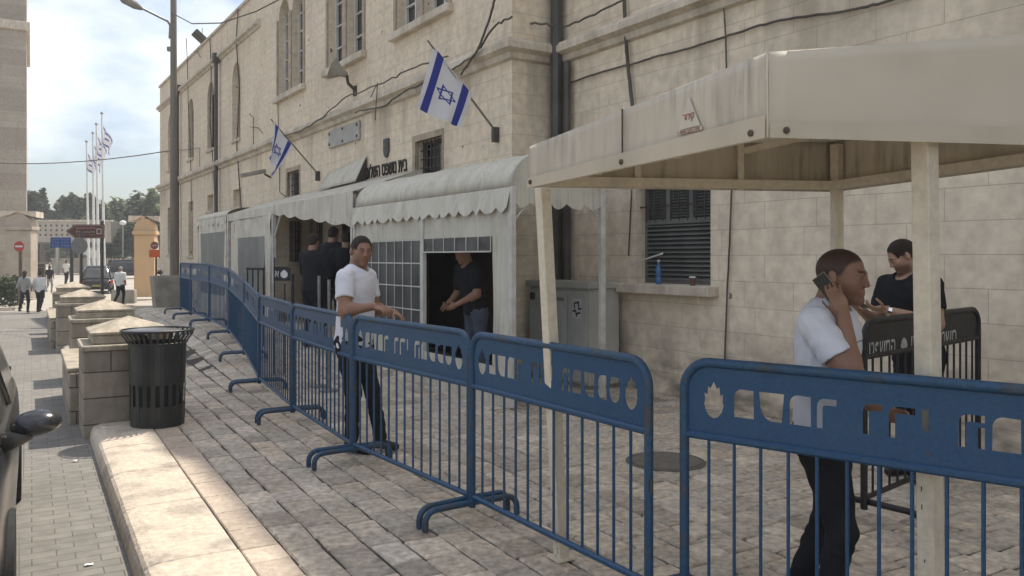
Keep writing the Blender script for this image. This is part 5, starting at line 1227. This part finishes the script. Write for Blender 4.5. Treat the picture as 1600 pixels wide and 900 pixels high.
def hand(sd, wrist, fdir, palm, side, curl=.5, s=1.0, thumb=.5, spread=.12):
    """fdir: direction of fingers, palm: palm normal, side: +1 right hand, -1 left"""
    w0 = V(wrist); f = V(fdir).normalized(); n = V(palm); n = (n-f*n.dot(f)).normalized(); c = f.cross(n)*side   # c points to thumb side
    M = np.eye(4); M[:3, 0] = c; M[:3, 1] = n; M[:3, 2] = f; M[:3, 3] = w0; s_ = s
    sd.ell((0, 0, .045*s), (.040*s, .015*s, .052*s), .012, M)
    sd.ell((.022*s, .006*s, .03*s), (.018*s, .015*s, .03*s), .012, M)
    for i, (x, L_) in enumerate(((.027, .072), (.009, .080), (-.009, .074), (-.026, .058))):
        p = np.array([x*s, 0, (.082 if i < 3 else .074)*s]); a = curl*(.55+.05*i); ang = 0; r0 = .0088*s
        for k, seg in enumerate((.45, .32, .25)):
            ang += a*(1.0 if k else .8); d = np.array([spread*(x/.027)*.5*(1 if k == 0 else .3), sin(ang), cos(ang)]); e = p+d*L_*seg*s
            sd.cap(p, e, r0, r0*.92, .0035, M); p = e; r0 *= .92
    p = np.array([.032*s, .004*s, .022*s])
    for k, (dx, dy, dz, L_) in enumerate(((.75, .35, .6, .038), (.35, .35+thumb*.4, .85, .03), (.1, .35+thumb*.6, .85, .024))):
        d = np.array([dx, dy, dz]); d /= np.linalg.norm(d); e = p+d*L_*s; sd.cap(p, e, (.012-.0015*k)*s, (.0108-.0015*k)*s, .006, M); p = e
def person(label, loc, yaw, h=1.75, head=(0, 0, 0), lean=0, arms=None, legs=None, top=TEE, bottom=BLACKC, skin=SKIN, hair='short', res=.008, sleeve=.62, hcol=HAIR, bulk=1.0, female=False, hands=(.5, .5), hdirs=(None, None), palms=(None, None), headpos=(0, 0, 0), cat='person', hs=1.0, beard=(.25, .27, .27), shoes=SHOE):
    t = thing('person', label, cat, loc, yaw); t.scale = (h/1.75,)*3
    hipz = .93; Tm = Matrix.Translation((0, 0, hipz)) @ Matrix.Rotation(-R(lean), 4, 'X') @ Matrix.Translation((0, 0, -hipz)); TN = np.array(Tm)
    tp = lambda p: np.array((Tm @ V(p))[:])
    sw = .185*(.9 if female else 1)*(.4+.6*bulk)
    sh = [tp((sw, 0, 1.425)), tp((-sw, 0, 1.425))]      # right(+x), left(-x)
    arms = arms or {}; A = []
    for i, k in enumerate('RL'):
        sg = 1 if i == 0 else -1
        el_, wr = arms.get(k, ((sg*.235, -.02, 1.14), (sg*.25, .05, .90))); A.append((sh[i], np.array(el_, float), np.array(wr, float)))
    legs = legs or {}; G = []
    for i, k in enumerate('RL'):
        sg = 1 if i == 0 else -1
        kn, an, toe = legs.get(k, ((sg*.10, .01, .50), (sg*.105, -.02, .085), (sg*.03, .16))); G.append((np.array((sg*.09, 0, .90)), np.array(kn, float), np.array(an, float), toe))
    bd = SDF(); b_ = bulk
    bd.cap((0, 0, 1.33), (0, 0, 1.12), .155*b_, .14*b_, .03, TN, 1.5).cap((0, 0, 1.1), (0, 0, .92), .14*b_, .15*b_, .03, TN, 1.45)
    bd.cap((-.14, 0, 1.42), (.14, 0, 1.42), .05, .05, .04, TN)
    for s_, e_, w_ in A: bd.cap(s_, e_, .052*b_, .043*b_, .03).cap(e_, w_, .043*b_, .029, .02).ell(e_*.75+w_*.25, (.042, .042, .05), .03)
    for hp, kn, an, toe in G: bd.cap(hp, kn, .075, .05, .03).cap(kn, an, .052, .035, .02)
    # head
    hc = tp((0+headpos[0], .03+headpos[1], 1.635+headpos[2])); HM = Matrix.Translation(V(hc)) @ Matrix.Rotation(R(head[0]), 4, 'Z') @ Matrix.Rotation(R(-head[1]), 4, 'X') @ Matrix.Rotation(R(head[2]), 4, 'Y') @ Matrix.Scale(hs, 4); HN = np.array(HM)
    nb = tp((0, -.015, 1.43)); ht = (HM @ V((0, -.025, -.04)))[:]
    bd.cap(nb, ht, .068*(.5+.5*b_), .060*(.5+.5*b_), .03); bd.cap(tp((-.08, -.01, 1.425)), tp((.08, -.01, 1.425)), .034, .034, .04)
    bd.ell((0, -.012, .032), (.076, .097, .086), .02, HN).ell((0, .028, -.042), (.057, .060, .066), .03, HN).ell((0, .066, -.092), (.028, .026, .022), .02, HN)
    bd.ell((0, .0, -.05), (.06, .05, .05), .02, HN)
    if res < .012:
        for s_ in (-1, 1):
            bd.ell((s_*.040, .055, -.018), (.024, .024, .022), .02, HN); bd.ell((s_*.031, .098, .005), (.019, .014, .011), .012, HN, 's')
            bd.ell((s_*.031, .078, .004), (.0145, .0125, .0115), .004, HN); bd.ell((s_*.0135, .097, -.030), (.008, .009, .007), .006, HN)
            bd.ell((s_*.080, -.010, -.002), (.011, .019, .032), .006, HN); bd.ell((s_*.091, -.005, .002), (.006, .010, .017), .005, HN, 's')
            bd.cap((s_*.012, .0885, .021), (s_*.045, .076, .022), .0085, .007, .012, HN)
        bd.cap((0, .088, .014), (0, .100, -.022), .0085, .0115, .012, HN); bd.ell((0, .0995, -.027), (.0125, .0115, .0095), .006, HN)
        bd.cap((-.019, .083, -.0555), (.019, .083, -.0555), .0055, .0055, .006, HN); bd.cap((-.016, .082, -.066), (.016, .082, -.066), .0065, .0065, .006, HN)
        bd.cap((-.022, .096, -.0605), (.022, .096, -.0605), .0022, .0022, .003, HN, 1, 's')
    else:
        bd.cap((0, .085, .01), (0, .108, -.025), .012, .012, .01, HN)
    for i in range(2):
        if hands[i] is None: continue
        s_, e_, w_ = A[i]; fd = hdirs[i] if hdirs[i] else tuple(w_-e_); pn = palms[i] if palms[i] else ((-1 if i == 0 else 1), .0, .0)
        hand(bd, w_, fd, pn, 1 if i == 0 else -1, hands[i], 1.0)
    HI = np.linalg.inv(HN)
    def tint(v):
        l = (HI[:3, :3] @ v.T).T+HI[:3, 3]; c = np.ones((len(v), 3)); x, y, z = l.T
        near = (np.abs(x) < .09) & (z > -.12) & (z < .12)
        bf = np.clip((-.022-z-.25*np.abs(x))/.03, 0, 1)*np.clip((y+.01)/.03, 0, 1)*near; c *= 1-bf[:, None]*np.array(beard)
        if hair in ('short', 'buzz'):
            zh = np.interp(y, [-.035, -.018, .022, .045, .068], [-.058, .0, .008, .052, .066]); mk_h = np.clip((z-zh)/.014+.35, 0, 1)*(np.abs(x) < .0815+.0*x)*(z < .15)*(z > -.09)*(y < .1)
            c *= 1-mk_h[:, None]*(1-np.array((.14, .14, .15) if hair == 'short' else (.20, .19, .20)))
        lip = near & (np.abs(x) < .022) & (np.abs(z+.061) < .011) & (y > .078); c[lip] *= (1.12, .9, .88)
        brow = near & (y > .06) & (np.abs(z-.0225-.004*(1-np.abs(np.abs(x)-.03)/.02)) < .0055) & (np.abs(np.abs(x)-.028) < .017); c[brow] = (.30, .25, .23)
        sock = near & (y > .05) & (np.abs(z-.006) < .011) & (np.abs(np.abs(x)-.031) < .02) & ~brow; c[sock] *= (.93, .91, .91)
        lid = near & (y > .07) & (np.abs(z-.010) < .0025) & (np.abs(np.abs(x)-.031) < .014); c[lid] *= .6
        return c
    body = sdf_obj('body', bd, res, skin, t, tint=tint if res < .012 else None)
    for v in body.data.vertices:
        c_ = v.co
        if .082 < abs(c_.x) < .21 and 1.35 < c_.z < 1.475 and abs(c_.y) < .10: c_.z -= .014
    # hair
    hd = SDF()
    g = {'short': .0045, 'long': .009}.get(hair, .0012)
    if hair != 'none' and not (hair == 'buzz'):
        hd.ell((0, -.012, .032), (.076+g*.7, .097+g, .086+g*1.5), .01, HN)
        if hair == 'short': hd.ell((0, -.055, -.01), (.066, .055, .06), .03, HN)
        else: hd.ell((0, -.055, -.01), (.060, .052, .055), .03, HN)
        n = np.array([0, 1.0, -.42]); n /= np.linalg.norm(n); c = np.array([0, .068, .055]) if hair != 'long' else np.array([0, .062, .05])
        # cut away face with a slanted box made of ellipsoid
        hd.ell((0, .150, .004), (.108, .113, .110), .006, HN, 's'); hd.ell((0, .02, -.120), (.12, .12, .092), .008, HN, 's')
        [hd.ell((s_*.087, .030, -.028), (.036, .066, .058), .006, HN, 's') for s_ in (-1, 1)]
        if hair == 'long': hd.p = hd.p[:3]; hd.ell((0, .145, -.03), (.075, .105, .1), .006, HN, 's'); hd.cap((0, -.05, .0), (0, -.08, -.24), .075, .05, .03, HN)
        sdf_obj('hair', hd, max(res*.8, .005), hcol, t, fold=.0012 if hair != 'buzz' else 0, fs=3)
    if res < .012:
        for s_ in (-1, 1):
            q = MB(); c = HM @ V((s_*.031, .0815, .0038)); q.lathe([(.0005, -.0098), (.006, -.0075), (.0095, 0), (.006, .0075), (.0005, .0098)], 14, M=Matrix.Translation(c)); e_ = q.build('eye', EYEW, t, smooth=True)
            q = MB(); c = HM @ V((s_*.031+(.0), .0878, .0035)); q.lathe([(.0004, -.0048), (.003, -.004), (.0048, 0), (.003, .004), (.0004, .0048)], 12, M=Matrix.Translation(c)); q.build('iris', IRIS, e_, smooth=True)
    # shirt
    o = .013; st = SDF()
    st.cap((0, .0, 1.33), (0, .004, 1.12), .163*b_+o, .150*b_+o, .03, TN, 1.5).cap((0, .006, 1.1), (0, .0, .90), .148*b_+o, .158*b_+o, .03, TN, 1.42)
    st.cap((-.14, -.004, 1.415), (.14, -.004, 1.415), .055+o*.6, .055+o*.6, .05, TN); st.cap((-.07, -.012, 1.44), (.07, -.012, 1.44), .052+o*.5, .052+o*.5, .05, TN)
    for s_, e_, w_ in A:
        if sleeve >= 1.5: st.cap(s_, e_, .060+o, .052+o, .03).cap(e_, e_+(w_-e_)*.95, .052+o, .040+o, .02)
        else: st.cap(s_, s_+(e_-s_)*sleeve, .060+o, .062+o, .035)
    st.cap(tp((0, -.015, 1.40)), nb, .068*(.5+.5*b_)+.010, .068*(.5+.5*b_)+.010, .04)
    st.fi = len(st.p)
    if res < .012 and sleeve < 1.5:
        for s_, e_, w_ in A:   # square the sleeve opening
            d = (e_-s_)/np.linalg.norm(e_-s_); m_ = s_+(e_-s_)*(sleeve+.06); st.cap(m_+d*.045, m_+d*.10, .085, .085, .012, None, 1, 's')
    nc = tp((0, .03, 1.52)); st.ell(nc, (.078, .085, .075), .008, None, 's')
    st.cap(tp((0, 0, .80)), tp((0, 0, .70)), .3, .3, .004, None, 1, 's') if False else None
    st.ell(tp((0, 0, .72)), (.35, .35, .135), .004, None, 's')
    so_ = sdf_obj('shirt', st, res*1.05, top, t, fold=.0036, fs=1.0)
    # trousers
    tr = SDF(); tr.cap((0, 0, .97), (0, 0, .91), .150*b_, .158*b_, .03, TN, 1.35)
    for hp, kn, an, toe in G: tr.cap(hp, kn, .093*b_, .066, .035).cap(kn, an+np.array([0, 0, .02]), .066, .055, .03)
    for hp, kn, an, toe in G: tr.ell(an+np.array([0, 0, -.08]), (.12, .12, .07), .004, None, 's')
    sdf_obj('trousers', tr, res*1.15, bottom, t, fold=.0045, fs=.9)
    for hp, kn, an, toe in G:
        s3 = SDF(); hx = np.array([an[0], an[1]-.02, an[2]-.04]); tx_ = np.array([an[0]+toe[0], an[1]+toe[1], an[2]-.052])
        s3.cap(hx, tx_, .040, .036, .02).cap(an+np.array([0, 0, .03]), hx, .042, .044, .02)
        s3.ell((an[0], an[1], an[2]-.185), (.5, .5, .1), .002, None, 's')
        sdf_obj('shoe', s3, max(res, .008), shoes, t)
    return t, HM, A
# --- leaning man
th = R(-16)-pi/2     # local +y (forward) rotated: yaw about z so forward = (cos,-sin)
p1 = (-1.31, 6.90, .006)
m1, HM1, A1_ = person('man in white t-shirt and black trousers leaning his forearm on a blue barrier', p1, th, 1.76, head=(-44, 4, -3), lean=3, res=.0085, hs=1.06, bulk=1.24,
    arms={'R': ((.30, .07, 1.165), (.27, .31, 1.20)), 'L': ((-.25, .06, 1.15), (-.16, .30, 1.12))}, hands=(.7, .8), hdirs=((.05, .95, -.25), (.4, .8, -.3)), palms=((-.3, 0, -1), (.3, 0, -1)),
    legs={'R': ((.11, .05, .49), (.09, .02, .085), (.03, .16)), 'L': ((-.06, .13, .50), (-.03, .22, .10), (.04, .15))}, hair='short')
# --- man on the phone
p2 = (1.36, 3.60, .006); th2 = R(-37)-pi/2
m2, HM2, A2_ = person('man in a white t-shirt holding a phone to his ear behind the nearest barrier', p2, th2, 1.625, head=(-6, 2, 0), lean=1, res=.0062, bulk=1.24, hs=1.12, headpos=(0, .03, -.01),
    arms={'R': ((.25, .18, 1.20), (.150, .115, 1.475)), 'L': ((-.26, -.02, 1.13), (-.20, .20, .98))}, hands=(.55, .7), hdirs=((-.12, -.42, .9), (.2, .9, 0)), palms=((-1, -.1, 0), (1, 0, -.2)),
    legs={'R': ((.11, .10, .49), (.10, .02, .085), (.03, .16)), 'L': ((-.10, -.02, .51), (-.10, -.17, .10), (0, .16))}, hair='buzz', hcol=mk('cropped_hair', (.105, .062, .044), (.08, .048, .035), scale=40, rough=.7, bump=.5, bscale=220))
# phone held at the ear
Wp = HM2 @ V((.094, -.024, -.040)); t = thing('mobile_phone', 'black mobile phone pressed to the ear of the nearest man', 'phone', tuple(m2.matrix_basis @ Wp), 0)
t.rotation_euler = (Matrix.Rotation(th2, 4, 'Z') @ Matrix.Rotation(R(38), 4, 'X')).to_euler()
q = MB(); q.box(-.0045, .0045, -.032, .032, -.062, .062); q.build('case', mk('phone_edge_gold', (.35, .28, .2), (.3, .24, .18), rough=.3, metal=.6), t, bevel=.004)
q = MB(); q.box(.0047, .0056, -.029, .029, -.058, .058); q.build('back_glass', PHONE, t)
q = MB(); q.box(-.0056, -.0047, -.029, .029, -.058, .058); q.build('screen', PHONE, t)
# shirt print: thin lines and a scribble lying on the chest
from mathutils.bvhtree import BVHTree
sh_o = [o for o in m2.children if o.name.startswith('shirt')][0]
bt = BVHTree.FromPolygons([v.co[:] for v in sh_o.data.vertices], [p.vertices[:] for p in sh_o.data.polygons])
def onchest(x, z):
    h_ = bt.ray_cast(V((x, 1, z)), V((0, -1, 0)))[0]; return (h_+V((0, .002, 0))) if h_ else V((x, .15, z))
q = MB()
for z in (1.335, 1.135): q.tube([onchest(-.10+.2*i/14, z+.004*sin(i)) for i in range(15)], .0016, 5)
sc = [(-.085+.17*i/60, 1.225+.011*sin(i*1.35)+.006*sin(i*.5)) for i in range(61)]; q.tube([onchest(*p) for p in sc], .0020, 5)
for k in range(3): q.tube([onchest(-.03+.03*k-.012, 1.0), onchest(-.03+.03*k, 1.05+.02*(k == 1)), onchest(-.03+.03*k+.012, 1.0)], .005, 5)
q.build('shirt_print', TEXTM, m2)
# --- policeman / guard leaning on black barrier with phone
p3 = (2.93, 6.0, .006); th3 = R(200)-pi/2
m3, HM3, A3_ = person('bearded man in a black t-shirt looking down at his phone behind the black barrier', p3, th3, 1.73, head=(-24, 30, 0), lean=10, res=.0085, beard=(.62, .62, .62), bulk=1.22, top=BLACKC, bottom=BLACKC, skin=SKINL,
    arms={'R': ((.26, .14, 1.12), (.10, .44, 1.235)), 'L': ((-.27, .12, 1.15), (-.09, .40, 1.245))}, hands=(.9, .9), hdirs=((-.35, .9, .12), (.35, .9, .1)), palms=((-.4, 0, 1), (.4, 0, 1)), hair='short')
Wp = (V(A3_[0][2])+V(A3_[1][2]))/2+V((0, .115, .045)); t = thing('mobile_phone', 'black mobile phone held in both hands by the bearded man', 'phone', tuple(m3.matrix_basis @ Wp), 0)
t.rotation_euler = (Matrix.Rotation(th3, 4, 'Z') @ Matrix.Rotation(R(28), 4, 'X')).to_euler()
q = MB(); q.box(-.036, .036, -.07, .07, -.004, .004); q.build('case', PHONE, t, bevel=.003); q = MB(); q.box(-.032, .032, -.064, .064, .0045, .0052); q.build('screen', PHONE, t)
q = MB(); w_ = V(A3_[0][2]); e_ = V(A3_[0][1]); dq = (w_-e_).normalized(); M = Matrix.Translation(w_-dq*.03) @ dq.to_track_quat('Z', 'Y').to_matrix().to_4x4()
w_ = V(A3_[1][2]); e_ = V(A3_[1][1]); dq = (w_-e_).normalized(); M = Matrix.Translation(w_-dq*.03) @ dq.to_track_quat('Z', 'Y').to_matrix().to_4x4()
q.lathe([(.031, -.012), (.034, -.012), (.034, .012), (.031, .012)], 18, M=M); wt = q.build('watch', CHROME, m3); q = MB(); q.lathe([(.0, 0), (.018, 0), (.018, .006), (.0, .007)][1:], 16, M=M @ Matrix.Translation((0, .034, 0)) @ Matrix.Rotation(R(-90), 4, 'X')); q.build('watch_face', PHONE, wt)
# --- people by the entrance, in dark clothes
def simple(label, px, ytop, d, yaw, h, z=None, **k):
    x = (px-800)/F*d; z = gp(x, d) if z is None else z
    return person(label, (x, d, z+.006), R(yaw)-pi/2, h, res=k.pop('res', .016), hands=k.pop('hands', (.4, .4)), **k)
cr = {'R': ((.26, .08, 1.16), (.0, .22, 1.20)), 'L': ((-.26, .08, 1.16), (.02, .2, 1.14))}
simple('person in black with folded arms standing leftmost at the entrance', 489, 372, 12.9, 60, 1.75, top=BLACKC, sleeve=1.6, arms=cr, bulk=1.15, hair='short')
simple('tall person in dark clothes standing in the entrance doorway behind the folded-arms person', 520, 362, 13.6, 75, 1.84, top=BLACKC, sleeve=1.6, bulk=1.2, hair='short')
simple('dark-clothed person partly hidden behind the leaning man at the entrance', 541, 372, 13.2, 100, 1.78, top=BLACKC, sleeve=1.6, bulk=1.1, hair='short')
pin = BW(.30, -.72)
person('man in a black t-shirt and jeans bending inside the tent doorway', (pin.x, pin.y, .01), R(215)-pi/2, 1.78, head=(0, 25, 0), lean=14, res=.012, top=BLACKC, bottom=JEAN, bulk=1.15, arms={'R': ((.27, .1, 1.1), (.2, .3, .98)), 'L': ((-.27, .16, 1.12), (-.16, .38, 1.0))}, hair='buzz')
# --- distant pedestrians (built once each, light resolution)
def far(label, px, d, yaw, h, z, **k): return person(label, ((px-800)/F*d, d, z+.01), R(yaw)-pi/2, h, res=.022, hands=k.pop('hands', (None, None)), **k)
wk = {'R': ((.10, .12, .51), (.10, .05, .09), (0, .15)), 'L': ((-.10, -.02, .50), (-.10, -.26, .16), (0, .15))}
wk2 = {'L': ((-.10, .12, .51), (-.10, .05, .09), (0, .15)), 'R': ((.10, -.02, .50), (.10, -.22, .14), (0, .15))}
far('woman with long dark hair, white top and black trousers walking away', 38.5, 32, 100, 1.62, gr(-18.7, 32), top=GREYC, sleeve=1.2, female=True, bulk=.85, hair='long', legs=wk)
far('person in a loose white shirt and dark trousers walking beside the long-haired woman', 62, 32.3, 95, 1.60, gr(-18.3, 32), top=WHT, bottom=GREYC if False else BLACKC, sleeve=1.6, hair='short', legs=wk2, bulk=1.0)
far('grey-haired person in a pale blue-white shirt walking away left of the ochre pillar', 188, 35, 80, 1.62, -.42, top=WHT, bottom=BLACKC, hcol=HAIRG, hair='short', legs=wk, bulk=1.25, sleeve=.9)
far('small pedestrian with dark hair and patterned clothes walking toward the park', 77.5, 50, 95, 1.62, gr(-27, 50), top=BLACKC, bottom=GREYC, hair='long', female=True, legs=wk)
far('distant pedestrian in a pale shirt and dark shorts', 103.5, 58, 90, 1.7, gr(-31, 58), top=WHT, bottom=BLACKC, hair='short', legs=wk2)
for i, (px, d, tm, lb) in enumerate(((174.5, 67, BLACKC, 'pedestrian in black at the left of the distant group'), (179.5, 66, GREYC, 'pedestrian in grey second from the left in the distant group'), (186, 67.5, BEIGEC, 'pedestrian in beige with a cross-body bag in the distant group'), (193, 68, BLACKC, 'pedestrian in black at the right of the distant group'))):
    far(lb, px, d, 80+20*i, 1.72, gr((px-800)/F*d, d), top=tm, bottom=GREYC if i in (1, 2) else BLACKC, hair='short', legs=wk if i % 2 else wk2, bulk=1.15, sleeve=1.2)

# ------------------------------------------------------------------ small litter
for i, (px, py, lb) in enumerate(((118, 722, 'small crumpled pale paper scrap on the road beside the kerb'), (139, 884, 'small flat white paper scrap on the road at the bottom left'))):
    d = 1.73*F/(py-HZ); t = thing('paper_scrap', lb, 'litter', ((px-800)/F*d, d, -.128), .6*i)
    q = MB(); q.sheet([[(-.022+.011*a, -.014+.009*b_, .004+.008*random.random()*(2-i)) for a in range(5)] for b_ in range(4)]); q.build('scrap', WHT, t)
